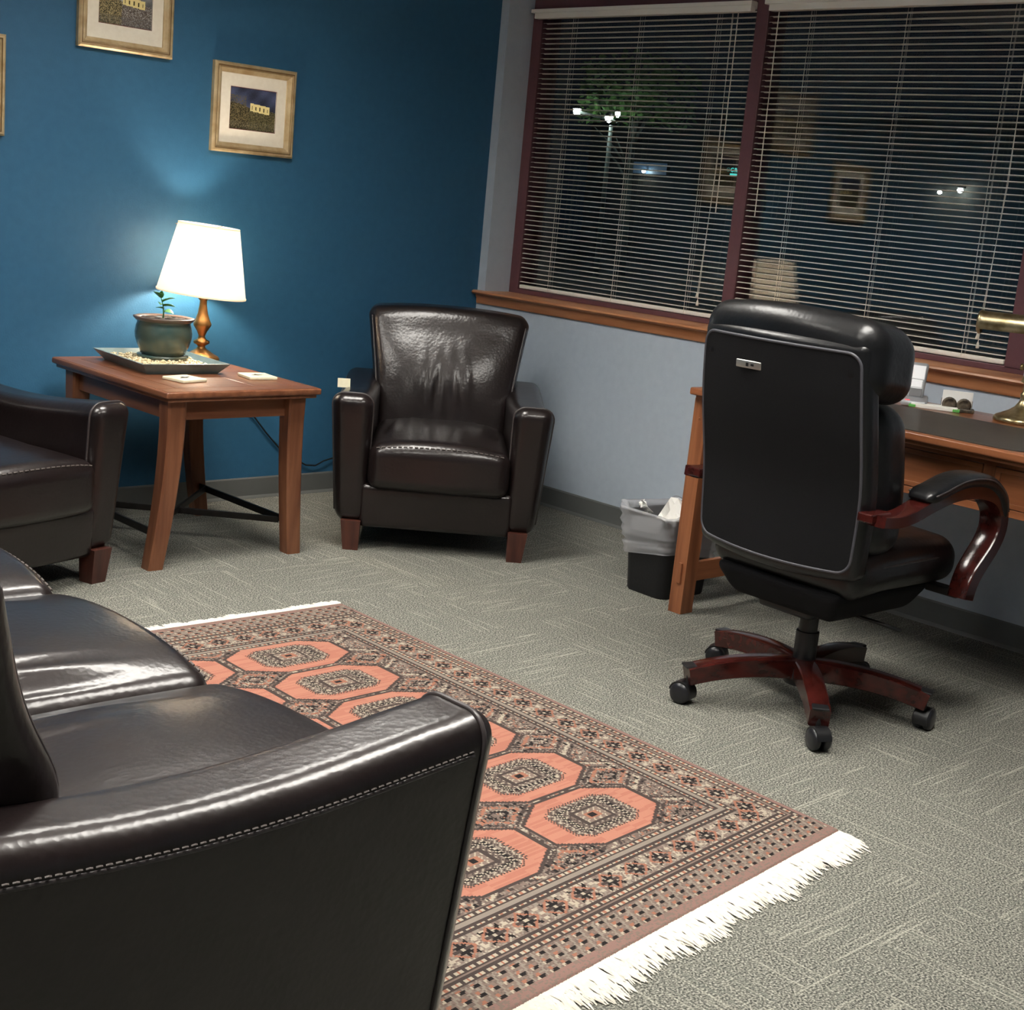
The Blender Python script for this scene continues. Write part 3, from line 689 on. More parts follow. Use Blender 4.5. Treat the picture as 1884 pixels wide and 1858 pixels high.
# ------------------------------------------------------------------ rug
def rug():
    t = thing('rug', 'salmon and brown oriental rug with eight sided medallions and white fringe', 'rug', (-2.5, -2.4, 0))
    TR, BR = np.array([-1.744, -1.414]), np.array([-1.773, -3.317]); TL, BL = TR+np.array([-1.62, 0.045]), BR+np.array([-1.62, -0.150])
    W_, L_ = 1.62, 1.93; nx, ny = 392, 467; zt = 0.009
    s = (np.arange(nx)+.5)/nx*W_; v = (np.arange(ny)+.5)/ny*L_
    Sg, Vg = np.meshgrid(s, v); col = np.zeros((ny, nx, 3))
    pal = {k: np.array(srgb(*c_)[:3]) for k, c_ in dict(salmon=(160, 109, 92), salmon2=(153, 101, 85), brown=(112, 97, 88), mauve=(124, 98, 90), dark=(62, 53, 50), black=(30, 26, 26), cream=(156, 146, 130), grey=(124, 114, 105), taupe=(98, 86, 79), rust=(138, 94, 76)).items()}
    def hsh(i, j, k=0): return np.abs(np.sin(i*12.9898+j*78.233+k*37.719)*43758.5453) % 1
    KI, KJ = np.floor(Sg/0.0047), np.floor(Vg/0.0047); rn = hsh(KI, KJ)
    def put(mask, c_): col[mask] = pal[c_]
    allm = np.ones_like(rn, bool)
    put(allm, 'taupe'); put(rn > 0.55, 'brown'); put(rn > 0.76, 'grey'); put(rn > 0.90, 'cream'); put(rn < 0.16, 'dark'); put((rn > 0.48) & (rn < 0.54), 'rust')
    # field lattice: dashed diagonals and tarantula diamonds between the medallions
    ps, pv = 0.375, 0.236; s0, v0 = 0.435, 0.358
    ds = (Sg-s0)/ps; dv = (Vg-v0)/pv
    fs_, fv_ = ds-np.round(ds), dv-np.round(dv)
    os_, ov_ = (ds+.5)-np.round(ds+.5), (dv+.5)-np.round(dv+.5)
    dia = np.abs(os_)/0.40+np.abs(ov_)/0.42
    for (r, c_) in ((1.0, 'dark'), (0.86, 'cream'), (0.6, 'dark'), (0.42, 'rust'), (0.2, 'black')):
        put((np.abs(dia-r) < 0.055) & (hsh(KI, KJ, 2) > 0.3), c_)
    for off in (-0.03, 0.03):
        put((np.abs(np.abs(os_)-abs(0.16+off)) < 0.010) & (np.floor(Vg/0.012) % 2 == 0) & (np.abs(ov_) < 0.3), 'black')
    # medallions
    ax_, av_ = 0.455, 0.455
    A_, B_ = np.abs(fs_)/ax_, np.abs(fv_)/av_; md = np.maximum(np.maximum(A_, B_), (A_+B_)/1.46)
    rm = (np.round(ds) >= 0) & (np.round(ds) <= 2) & (np.round(dv) >= 0) & (np.round(dv) <= 5)
    put(rm & (md < 1.07), 'dark'); put(rm & (md < 1.0), 'salmon'); put(rm & (md < 1.0) & (hsh(np.floor(Sg/0.05), np.floor(Vg/0.006), 5) > 0.55), 'salmon2')
    inn = np.maximum(A_/0.60, B_/0.64)
    cut = np.maximum(inn, (A_/0.60+B_/0.64)/1.66)
    r3 = hsh(KI, KJ, 3)
    def inner(lim, c_lo, c_hi, th): put(rm & (cut < lim) & (r3 < th), c_lo); put(rm & (cut < lim) & (r3 >= th), c_hi)
    put(rm & (cut < 1.08) & ((KI+KJ) % 2 == 0), 'dark')
    zig = (KI+np.where(KJ % 4 < 2, KJ % 4, 4-KJ % 4)) % 4
    put(rm & (cut < 1.0), 'taupe'); put(rm & (cut < 1.0) & (zig == 0), 'cream'); put(rm & (cut < 1.0) & (zig == 2), 'dark')
    m1 = rm & (cut < 0.84); put(m1, 'dark'); put(m1 & (r3 > 0.62), 'grey')
    m1 = rm & (np.abs(inn-0.70) < 0.06); put(m1, 'black'); put(m1 & ((KI+KJ) % 3 == 0), 'cream')
    m1 = rm & (inn < 0.62); put(m1, 'taupe'); put(m1 & (zig == 1), 'dark'); put(m1 & (zig == 3) & (r3 > 0.3), 'cream')
    put(rm & (np.abs(inn-0.42) < 0.05), 'dark'); put(rm & (inn < 0.36), 'brown'); put(rm & (inn < 0.36) & (zig == 0), 'cream'); put(rm & (inn < 0.2), 'rust'); put(rm & (inn < 0.1), 'black')
    # borders (side distance b, end distance e, running coordinate q)
    b = np.minimum(Sg, W_-Sg); e = np.minimum(Vg, L_-Vg)
    EW = 0.092                     # extra lattice panel at each end
    d2 = np.minimum(b, e-EW+0.012)/0.85; side = b <= (e-EW+0.012); q = np.where(side, Vg, Sg)
    body = e > EW
    def band(d0, d1, c_): put(body & (d2 >= d0) & (d2 < d1), c_)
    put(body & (d2 < 0.212), 'taupe'); put(body & (d2 < 0.212) & (rn > 0.6), 'brown'); put(body & (d2 < 0.212) & (rn > 0.85), 'grey')
    for d0 in (0.018, 0.047, 0.150, 0.186):
        band(d0, d0+0.022, 'dark'); m_ = body & (d2 >= d0+0.007) & (d2 < d0+0.015)
        put(m_ & (np.floor(q/0.0072) % 2 == 0), 'cream'); put(m_ & (np.floor(q/0.0072) % 4 == 1), 'rust')
    band(0.040, 0.047, 'brown'); band(0.172, 0.186, 'grey')
    # flower stars in the main border
    m_ = body & (d2 >= 0.072) & (d2 < 0.148); put(m_, 'brown'); put(m_ & (rn > 0.45), 'grey'); put(m_ & (rn > 0.82), 'cream'); put(m_ & (rn < 0.14), 'taupe')
    P_ = 0.084; qq = q/P_-np.floor(q/P_)-0.5; X_, Y_ = qq*P_, d2-0.110
    star = (np.abs(np.abs(X_)-np.abs(Y_)) < 0.0065) & (np.abs(X_) < 0.026); put(m_ & star, 'black')
    put(m_ & (np.abs(X_) < 0.026) & (np.abs(Y_) < 0.005), 'dark'); put(m_ & (np.abs(Y_) < 0.028) & (np.abs(X_) < 0.004), 'black'); put(m_ & (np.abs(X_) < 0.005) & (np.abs(Y_) < 0.005), 'cream')
    put(m_ & (np.abs(np.abs(X_)+np.abs(Y_)-0.033) < 0.004), 'rust')
    put(m_ & (np.abs(X_) > 0.036) & (np.abs(np.abs(Y_)-0.02) < 0.006), 'cream')
    # end panels: slanted rows of small hooked motifs
    m_ = (e <= EW) & (e > 0.030); put(m_, 'brown'); put(m_ & (rn > 0.6), 'taupe'); put(m_ & (rn > 0.86), 'grey')
    sx = (Sg+e*0.35)/0.034; sy = e/0.0245; fx, fy = sx-np.floor(sx)-0.5, sy-np.floor(sy)-0.5
    put(m_ & (np.abs(fx+0.1) < 0.20) & (np.abs(fy+0.12) < 0.22), 'black'); put(m_ & (np.abs(fx-0.14) < 0.14) & (np.abs(fy-0.22) < 0.20), 'rust'); put(m_ & (np.abs(fx+0.42) < 0.07), 'grey')
    put(m_ & (np.abs(fx-0.22) < 0.08) & (np.abs(fy+0.15) < 0.14), 'cream')
    put((e <= EW) & (b < 0.014), 'mauve'); put(body & (b < 0.016), 'mauve'); put(e <= 0.030, 'mauve'); put((e <= 0.030) & (rn > 0.7), 'brown')
    us, vs_ = np.arange(nx+1)/nx, np.arange(ny+1)/ny
    U, V = np.meshgrid(us, vs_)
    P = (TR[None, None]*((1-U)*(1-V))[..., None]+TL[None, None]*(U*(1-V))[..., None]+BR[None, None]*((1-U)*V)[..., None]+BL[None, None]*(U*V)[..., None])
    Zs = np.full(U.shape, zt); Zs[0, :] = Zs[-1, :] = 0.002; Zs[:, 0] = Zs[:, -1] = 0.002
    co = np.dstack([P[..., 0]+2.5, P[..., 1]+2.4, Zs]).reshape(-1, 3)
    idx = np.arange((nx+1)*(ny+1)).reshape(ny+1, nx+1)
    quads = np.stack([idx[:-1, :-1], idx[:-1, 1:], idx[1:, 1:], idx[1:, :-1]], -1).reshape(-1, 4)
    me = bpy.data.meshes.new('rug_pile'); nf = len(quads)
    me.vertices.add(len(co)); me.vertices.foreach_set('co', co.astype(np.float32).ravel())
    me.loops.add(nf*4); me.loops.foreach_set('vertex_index', quads.ravel().astype(np.int32))
    me.polygons.add(nf); me.polygons.foreach_set('loop_start', np.arange(0, nf*4, 4, dtype=np.int32))
    me.update(calc_edges=True); me.flip_normals() if me.polygons[nx*10+50].normal.z < 0 else None
    at = me.color_attributes.new('print', 'FLOAT_COLOR', 'CORNER')
    c4 = np.ones((nf, 4, 4), np.float32); c4[..., :3] = col.reshape(-1, 1, 3); at.data.foreach_set('color', c4.ravel())
    me.materials.append(MATS['rug_knots']); o = bpy.data.objects.new('rug_pile', me); C.objects.link(o); o.parent = t
    # under side, so that the rug has a body
    und = MB(); cs = [TR, BR, BL, TL]; und.add([(c_[0]+2.5, c_[1]+2.4, z) for z in (0.0, 0.003) for c_ in cs], [(0, 1, 2, 3), (7, 6, 5, 4), (0, 4, 5, 1), (1, 5, 6, 2), (2, 6, 7, 3), (3, 7, 4, 0)]); und.build('backing', 'fringe_white', t)
    rng = random.Random(11)
    for (a_, b_, dn, ln) in ((TR, TL, 1, 0.048), (BR, BL, -1, 0.088)):
        f = MB(); n_ = 860
        for i in range(n_):
            u = (i+rng.random())/n_; p = a_+(b_-a_)*u; p = (p[0]+2.5, p[1]+2.4); l = ln*rng.uniform(0.62, 1.05)*(1+0.10*math.sin(u*37)+0.06*math.sin(u*91)); sk = rng.uniform(-0.012, 0.012); wv = rng.uniform(-0.006, 0.006); r = rng.uniform(0.0018, 0.0028)
            f.tube([(p[0], p[1]-dn*0.004, 0.004), (p[0]+sk*0.4+wv, p[1]+dn*l*0.4, 0.0045+rng.random()*0.003), (p[0]+sk*0.8-wv, p[1]+dn*l*0.75, 0.003+rng.random()*0.002), (p[0]+sk, p[1]+dn*l, 0.002)], [r, r, r*0.9, r*0.5], n=4)
        fo = f.build('fringe', 'fringe_white', t); fo['kind'] = 'stuff'
rug()

# ------------------------------------------------------------------ desk and what stands on it
DZ = 0.765
def desk():
    t = thing('writing_desk', 'brown wooden writing desk with panelled drawers under the window', 'desk', (-0.41, -2.75, 0))
    # local coordinates: x towards the wall, y along the wall
    x0, x1, y0, y1 = -0.375, 0.385, -0.80, 0.81
    prof = MB().rbox(((x0+x1)/2, (y0+y1)/2, DZ-0.012), ((x1-x0)/2, (y1-y0)/2, 0.012), 0.006, k=2, m=1)
    prof.rbox(((x0+x1)/2, (y0+y1)/2, DZ-0.030), ((x1-x0)/2-0.016, (y1-y0)/2-0.016, 0.007), 0.003, k=1, m=1)
    prof.build('desk_top', 'desk_wood_y', t, angle=40)
    lx0, lx1, ly0, ly1 = x0+0.06, x1-0.05, y0+0.06, y1-0.035
    for (lx, sx) in ((lx0, -1), (lx1, 1)):
        for (ly, sy) in ((ly0, -1), (ly1, 1)):
            lg = MB().taper((lx+sx*0.006, ly+sy*0.006, 0.0), (0.031, 0.027), (lx, ly, DZ-0.035), (0.033, 0.028)).build('leg', 'desk_wood_z', t)
            if sx < 0:
                for zz in (0.14,):
                    MB().box(lx-0.044, lx-0.024, ly-0.008, ly+0.008, zz-0.035, zz+0.035, 0.002).build('through_tenon', 'desk_wood_z', lg)
                MB().rbox((lx-0.033, ly, 0.665), (0.003, 0.004, 0.004), 0.002, k=1, m=1).build('peg', 'desk_wood_x', lg)
    for ly in (ly0, ly1):
        MB().box(lx0+0.02, lx1-0.02, ly-0.010, ly+0.010, 0.105, 0.172, 0.002).build('stretcher', 'desk_wood_x', t)
        MB().box(lx0+0.02, lx1-0.02, ly-0.011, ly+0.011, 0.60, DZ-0.036, 0.002).build('side_apron', 'desk_wood_x', t)
    MB().box(lx1-0.011, lx1+0.011, ly0+0.02, ly1-0.02, 0.60, DZ-0.036, 0.002).build('back_apron', 'desk_wood_y', t)
    # front rails and three panelled drawers
    fx = lx0-0.004
    MB().box(fx, fx+0.018, ly0+0.02, ly1-0.02, 0.712, DZ-0.036, 0.001).build('front_rail', 'desk_wood_y', t)
    MB().box(fx, fx+0.018, ly0+0.02, ly1-0.02, 0.578, 0.600, 0.001).build('front_rail', 'desk_wood_y', t)
    ys = [ly0+0.03, ly0+0.50, ly1-0.50, ly1-0.03]
    for k in (1, 2): MB().box(fx+0.001, fx+0.018, ys[k]-0.018, ys[k]+0.018, 0.599, 0.713, 0.001).build('divider', 'desk_wood_z', t)
    for k in range(3):
        a, b = ys[k]+(0.018 if k else 0)+0.002, ys[k+1]-(0.018 if k < 2 else 0)-0.002
        d = MB().box(fx+0.004, fx+0.022, a, b, 0.602, 0.710, 0.001).build('drawer', 'desk_wood_y', t)
        for (z0, z1, c0, c1) in ((0.602, 0.616, a, b), (0.696, 0.710, a, b), (0.616, 0.696, a, a+0.016), (0.616, 0.696, b-0.016, b)):
            MB().box(fx-0.001, fx+0.005, c0, c1, z0, z1, 0.0012).build('moulding', 'desk_wood_y', d)
desk()
dp = MB()
def pad():
    # rounded desk pad
    vs = []; a, b, r, n_ = 0.245, 0.46, 0.10, 8
    for (sx, sy, q0) in ((1, 1, 0), (-1, 1, PI/2), (-1, -1, PI), (1, -1, 1.5*PI)):
        for k in range(n_+1): q = q0+PI/2*k/n_; vs.append((sx*(a-r)+r*math.cos(q), sy*(b-r)+r*math.sin(q)))
    n2 = len(vs); al = [(x, y, 0.0) for x, y in vs]+[(x, y, 0.003) for x, y in vs]
    dp.add(al, [tuple(range(n2-1, -1, -1)), tuple(range(n2, 2*n2))]+[(k, (k+1) % n2, n2+(k+1) % n2, n2+k) for k in range(n2)])
pad()
po = dp.build('desk_pad', 'desk_pad'); po.location = (-0.515, -2.66, DZ); tag(po, 'dark brown desk pad with rounded corners on the writing desk', 'desk pad')

def phone():
    t = thing('cordless_phone', 'silver cordless phone standing in its charger on the desk', 'phone', (-0.180, -2.405, DZ), R(-62))
    c = MB().rbox((0, -0.005, 0.010), (0.042, 0.052, 0.010), 0.007, k=2, m=2, fn=lambda x, y, z: (x, y, z+(y+0.05)*0.12*(z > 0))).build('charger', 'phone_silver', t, angle=45)
    MB().rbox((0, 0.040, 0.035), (0.026, 0.012, 0.030), 0.006, k=2, m=1).build('cradle', 'phone_dark', c, angle=45)
    MB().rbox((-0.020, -0.048, 0.019), (0.008, 0.004, 0.003), 0.002, k=1, m=1).build('indicator_light', 'led_red', c)
    def lean(x, y, z): return (x*(1+0.08*math.sin(z*18)), y+z*0.36, z)
    h = MB().rbox((0, 0.026, 0.080), (0.028, 0.012, 0.058), 0.010, k=3, m=4, fn=lean).build('handset', 'phone_silver', t, smooth=True)
    def face(z0, z1, w_, m, nm, y): MB().rbox((0, 0.026+y, 0.080), (w_, 0.0015, (z1-z0)/2), 0.001, k=1, m=2, fn=lambda x, yy, z: (x, yy+(z+(z0+z1)/2)*0.36, z+(z0+z1)/2)).build(nm, m, h)
    face(0.006, 0.050, 0.022, 'phone_white', 'screen', -0.0125)
    face(-0.020, 0.003, 0.017, 'phone_white', 'control_pad', -0.0125)
    face(-0.050, -0.024, 0.020, 'phone_dark', 'keypad', -0.0125)
phone()
def card_stand():
    t = thing('business_card_holder', 'ornate dark card holder with white cards on the desk', 'card holder', (-0.135, -2.535, DZ), R(-60))
    MB().rbox((0, 0, 0.006), (0.058, 0.022, 0.006), 0.003, k=1, m=1).rbox((0, 0.016, 0.022), (0.05, 0.003, 0.016), 0.002, k=1, m=1).build('base', 'card_holder', t)
    for s_ in (-1, 1):
        o = MB().lathe([(0.003, 0), (0.024, 0.001), (0.024, 0.005), (0.016, 0.007), (0.014, 0.005), (0.006, 0.008), (0.001, 0.008)], n=18).build('rosette', 'card_holder', t, smooth=True)
        o.rotation_euler = (PI/2, 0, 0); o.location = (s_*0.023, -0.014, 0.022)
    for k in range(6):
        o = MB().box(-0.045, 0.045, -0.001, 0.0006, 0.010, 0.064+0.0015*(k % 2)).build('card', 'card_white', t)
        o.location = (0.003*(k % 3)-0.003, -0.006+0.003*k, 0); o.rotation_euler = (R(-8), 0, 0)
card_stand()
nt_ = thing('note_pad', 'flat white note pad with green tabs in front of the card holder', 'note pad', (-0.185, -2.485, DZ), R(-62))
MB().rbox((0, 0, 0.007), (0.074, 0.024, 0.007), 0.002, k=1, m=1).build('pad', 'paper', nt_)
for s_ in (-1, 1): MB().box(s_*0.070-0.011, s_*0.070+0.011, -0.026, -0.004, 0.001, 0.010, 0.001).build('tab', 'tab_green', nt_)

def desk_lamp():
    t = thing('desk_lamp', 'antique brass piano lamp with horizontal tube shade on the desk', 'lamp', (-0.115, -2.755, DZ))
    MB().lathe([(0.086, 0), (0.088, 0.006), (0.086, 0.014), (0.078, 0.020), (0.072, 0.022), (0.062, 0.027), (0.042, 0.037), (0.026, 0.050), (0.016, 0.066), (0.012, 0.080), (0.015, 0.084), (0.015, 0.092), (0.010, 0.097), (0.010, 0.124), (0.020, 0.130), (0.017, 0.140), (0.013, 0.152), (0.008, 0.156)], n=36).build('base', 'brass_antique', t, smooth=True)
    MB().tube([(0, 0, 0.15), (0, 0, 0.30)], 0.0065, n=10).build('stem', 'brass_antique', t, smooth=True)
    k = MB().lathe([(0.004, -0.03), (0.011, -0.028), (0.011, -0.020), (0.006, -0.018), (0.006, 0.018), (0.011, 0.020), (0.011, 0.028), (0.004, 0.03)], n=14).build('swivel', 'brass_antique', t, smooth=True)
    k.rotation_euler = (PI/2, 0, R(20)); k.location = (0, 0, 0.175)
    ang = R(-70); d = Vector((math.cos(ang), math.sin(ang), 0)); sd = Vector((-d.y, d.x, 0))
    # half open tube shade with end cap
    R_ = 0.036; vs = []; fs = []; n_ = 20; L0, L1 = -0.17, 0.17; zc = 0.302
    for (l, r) in ((L0, R_), (L1, R_), (L1, R_-0.002), (L0, R_-0.002)):
        for i in range(n_+1):
            q = R(-38)+R(256)*i/n_; p = d*l+sd*(r*math.cos(q)); vs.append((p.x, p.y, zc+r*math.sin(q)))
    m1 = n_+1
    for l in range(4):
        l2 = (l+1) % 4
        for i in range(n_): fs.append((l*m1+i, l*m1+i+1, l2*m1+i+1, l2*m1+i))
    sh = MB().add(vs, fs).build('shade', 'brass_antique', t, angle=40)
    for l in (L0, L1):
        sg = -1 if l < 0 else 1; cv = []
        pr = [(R_+0.002, -0.004), (R_+0.003, 0.004), (R_-0.004, 0.010), (0.012, 0.013), (0.001, 0.014)]
        cf = []; n3 = 24
        for (r, o_) in pr:
            for i in range(n3):
                q = 2*PI*i/n3; p = d*(l+sg*o_)+sd*(r*math.cos(q)); cv.append((p.x, p.y, zc+r*math.sin(q)))
        for j in range(len(pr)-1):
            for i in range(n3): i2 = (i+1) % n3; cf.append((j*n3+i, j*n3+i2, (j+1)*n3+i2, (j+1)*n3+i))
        cf.append(tuple((len(pr)-1)*n3+i for i in range(n3)))
        MB().add(cv, cf).build('end_cap', 'brass_antique', sh, smooth=True)
    MB().tube([(d*L0*0.9+Vector((0, 0, zc))), (d*L1*0.9+Vector((0, 0, zc)))], 0.012, n=12).build('tube_bulb', 'phone_white', t, smooth=True)
desk_lamp()

# ------------------------------------------------------------------ waste bin
def bin_():
    t = thing('waste_bin', 'black plastic waste bin with a clear liner beside the desk leg', 'bin', (-0.575, -1.765, 0), R(-2))
    def ring(a, b, r, z, n_=6, wob=0.0, rng=None):
        out = []
        for (sx, sy, q0) in ((1, 1, 0), (-1, 1, PI/2), (-1, -1, PI), (1, -1, 1.5*PI)):
            for k in range(n_+1):
                q = q0+PI/2*k/n_; wb = (1+(rng.uniform(-wob, wob) if rng else 0))
                out.append(((sx*(a-r)+r*math.cos(q))*wb, (sy*(b-r)+r*math.sin(q))*wb, z+(rng.uniform(-wob, wob)*0.25 if rng else 0)))
        return out
    def skin(rings, close=True):
        m = MB(); n_ = len(rings[0]); vs = [p for r_ in rings for p in r_]; fs = []
        for l in range(len(rings)-1):
            for k in range(n_): k2 = (k+1) % n_; fs.append((l*n_+k, l*n_+k2, (l+1)*n_+k2, (l+1)*n_+k))
        if close: fs.append(tuple(range(n_-1, -1, -1)))
        return m.add(vs, fs)
    skin([ring(0.115, 0.090, 0.035, 0.0), ring(0.118, 0.093, 0.036, 0.006), ring(0.138, 0.108, 0.045, 0.275), ring(0.142, 0.112, 0.046, 0.285), ring(0.138, 0.108, 0.045, 0.286), ring(0.116, 0.088, 0.034, 0.012)]).build('body', 'bin_black', t, angle=50)
    rng = random.Random(5); rs = []
    # liner: down the outside with slanting folds, over the rim, into the bin
    n_ = 14; Z = [0.150, 0.158, 0.166, 0.176, 0.186, 0.196, 0.206, 0.216, 0.228, 0.240, 0.254, 0.268, 0.282, 0.294, 0.302, 0.300, 0.285, 0.262, 0.230]
    for l, z in enumerate(Z):
        inside = l >= 15; rr = ring(0.138+0.022*(z-0.15)/0.15-(0.020 if inside else 0)+0.003, 0.108+0.02*(z-0.15)/0.15-(0.020 if inside else 0)+0.003, 0.045, z, n_)
        o_ = []
        for k, (x, y, zz) in enumerate(rr):
            a = math.atan2(y, x); fold = 0.0035*math.sin(z*260+a*1.6)+0.002*math.sin(z*470-a*2.3)
            if l >= 12: fold = 0.004*math.sin(a*17+l)+0.003*math.sin(a*29)
            hem = -0.035*math.cos(a-0.9)*max(0, 1-(z-0.15)/0.12)-0.02*max(0, 1-(z-0.15)/0.12)
            top = (0.010*math.sin(a*3+1)+0.006*math.sin(a*11)) if l >= 13 else 0
            o_.append((x*(1+fold/0.12), y*(1+fold/0.1), zz+hem+top))
        rs.append(o_)
    ln = skin(rs, False).build('liner', 'bin_liner', t, smooth=True)
    def sheet(name, c, sz, rot, sd):
        r2 = random.Random(sd); vs = []; fs = []
        for j in range(6):
            for i in range(6): vs.append(((i/5-.5)*sz, (j/5-.5)*sz*0.8, r2.uniform(-0.012, 0.012)+0.05*sz*math.sin(i+j*0.7)))
        for j in range(5):
            for i in range(5): k = j*6+i; fs.append((k, k+1, k+7, k+6))
        o = MB().add(vs, fs).build(name, 'paper'); sm = o.modifiers.new('thick', 'SOLIDIFY'); sm.thickness = 0.0006
        o.location = c; o.rotation_euler = rot; return o
    tag(sheet('waste_paper', (-0.560, -1.775, 0.272), 0.15, (R(28), R(-24), R(20)), 1), 'white crumpled sheet of paper inside the waste bin', 'paper')
    tag(sheet('waste_paper', (-0.655, -1.700, 0.296), 0.070, (R(62), R(20), R(50)), 2), 'small white paper scrap poking over the rim of the bin', 'paper')
bin_()

# ------------------------------------------------------------------ executive chair
def office_chair():
    t = thing('office_chair', 'high backed black leather executive chair with cherry wood arms at the desk', 'office chair', (-1.135, -2.745, 0), R(-2))
    # local: +x forward (to the desk), y to the left
    base = MB().lathe([(0.030, 0.060), (0.050, 0.064), (0.056, 0.085), (0.052, 0.125), (0.036, 0.135), (0.030, 0.136)], n=24).build('base_hub', 'black_plastic', t, smooth=True)
    MB().lathe([(0.032, 0.130), (0.032, 0.215), (0.026, 0.216), (0.026, 0.300)], n=20).build('gas_column', 'black_plastic', t, angle=40)
    for k in range(5):
        a = R(81+72*k); d = Vector((math.cos(a), math.sin(a), 0)); sd = Vector((-d.y, d.x, 0))
        path = []; hw = []; hh = []
        for i in range(11):
            f = i/10; r = 0.030+0.315*f; z = 0.108+0.010*math.sin(PI*f*0.8)-0.030*f*f
            path.append(d*r+Vector((0, 0, z))); hw.append(0.031-0.004*f); hh.append(0.025-0.003*f)
        lg = MB().sweep(path, sd, hw, hh).build('base_leg', 'cherry_wood', t, angle=35)
        tip = d*0.338
        o = MB().rbox((0, 0, 0), (0.030, 0.0225, 0.0035), 0.003, k=1, m=1).build('foot_cap', 'black_plastic', lg)
        o.location = tip+Vector((-0.012*d.x, -0.012*d.y, 0.1115)); o.rotation_euler = (0, R(3.5), a)
        cs = thing('caster', None, None, tuple(d*0.338), a+R((37, -50, 20, 75, -20)[k])); cs.parent = t
        for s_ in (-1, 1):
            w_ = MB().lathe([(0.004, 0.0), (0.024, 0.001), (0.0295, 0.006), (0.030, 0.014), (0.027, 0.020), (0.012, 0.022), (0.003, 0.0225)], n=22).build('wheel', 'caster_black', cs, smooth=True)
            w_.rotation_euler = (PI/2*-s_, 0, 0); w_.location = (0.014, s_*0.004, 0.030)
        hd = []
        hd = MB()
        vs = []; fs = []; n_ = 12
        for yy in (-0.020, 0.020):
            for i in range(n_+1): q = R(10)+R(190)*i/n_; vs.append((0.014+0.034*math.cos(q), yy, 0.030+0.034*math.sin(q)))
        for i in range(n_): fs.append((i, i+1, n_+1+i+1, n_+1+i))
        fs += [tuple(range(n_+1)), tuple(range(2*n_+1, n_, -1))]
        hd.add(vs, fs).lathe([(0.007, 0.05), (0.007, 0.085)], n=10).build('caster_hood', 'black_plastic', cs, angle=40)

    # mechanism and seat
    MB().rbox((0, 0, 0.305), (0.13, 0.09, 0.022), 0.012, k=2, m=2).build('tilt_mechanism', 'black_plastic', t, smooth=True)
    MB().tube([(0.0, -0.08, 0.30), (0.02, -0.20, 0.295), (0.03, -0.27, 0.29)], 0.005, n=8).build('lever', 'black_plastic', t, smooth=True)
    def seatf(x, y, z):
        u, v = x/0.25, y/0.25
        if z > 0: z += 0.022*(1-u*u)*(1-v*v)-0.05*max(0, u-0.62)**1.5
        z -= 0.02*max(0, -u-0.3)
        return (x, y, z)
    st = MB().rbox((0.07, 0, 0.450), (0.25, 0.248, 0.066), 0.055, k=4, m=10, fn=seatf).build('seat', 'leather_black', t, smooth=True)
    pp = []
    for i in range(40):
        q = 2*PI*i/40; ex = 2/5.0; cx_, sy_ = math.cos(q), math.sin(q)
        x, y = 0.248*math.copysign(abs(cx_)**ex, cx_), 0.246*math.copysign(abs(sy_)**ex, sy_); s3 = seatf(x, y, 0.018); pp.append((s3[0]+0.07, s3[1], s3[2]+0.450))
    MB().tube(pp, 0.004, n=6, closed=True).build('piping', 'piping_dark', st, smooth=True)
    MB().rbox((0.03, 0, 0.345), (0.225, 0.215, 0.045), 0.03, k=3, m=3, fn=lambda x, y, z: (x*(0.8+0.2*(z+0.04)/0.08), y*(0.8+0.2*(z+0.04)/0.08), z)).build('seat_pan', 'mesh_black', t, smooth=True)
    # back: curved shell, two front cushions, head roll
    def lean(z): return -0.205-0.135*(z-0.42)+0.05*math.exp(-((z-0.66)/0.15)**2)*0.35
    def shell(x, y, z):
        zz = z+0.745; u = y/0.27; f = (zz-0.43)/0.62
        yy = y*(0.955+0.05*math.sin(PI*min(1, max(0, f)))); xx = x+lean(zz)+0.035*u*u
        if f < 0.12: zz -= 0.022*(1-u*u)*(1-max(0, f)/0.12)
        return (xx, yy, zz-0.745)
    sh = MB().rbox((-0.005, 0, 0.745), (0.030, 0.272, 0.302), 0.022, k=4, m=14, fn=shell).build('back_shell', 'leather_black', t, smooth=True)
    # fabric back panel edged with piping
    ol = []
    hy, z0, z1, r = 0.256, 0.466, 1.022, 0.035
    for (sy, zc, q0) in ((1, z1-r, 0), (-1, z1-r, PI/2), (-1, z0+r, PI), (1, z0+r, 1.5*PI)):
        for k in range(7): q = q0+PI/2*k/6; ol.append((sy*(hy-r)+r*math.cos(q), zc+r*math.sin(q)))
    dens = []
    for i in range(len(ol)):
        a, b = ol[i], ol[(i+1) % len(ol)]; L_ = math.hypot(b[0]-a[0], b[1]-a[1]); n_ = max(1, int(L_/0.04))
        for k in range(n_): dens.append((a[0]+(b[0]-a[0])*k/n_, a[1]+(b[1]-a[1])*k/n_))
    def onback(y, z, off):
        s3 = shell(-0.030-off, y, z-0.745); return (s3[0]-0.005, s3[1], s3[2]+0.745)
    MB().tube([onback(y, z, 0.002) for (y, z) in dens], 0.0042, n=6, closed=True).build('piping', 'piping_grey', sh, smooth=True)
    gm = MB(); vs = []; fs = []; G = 30
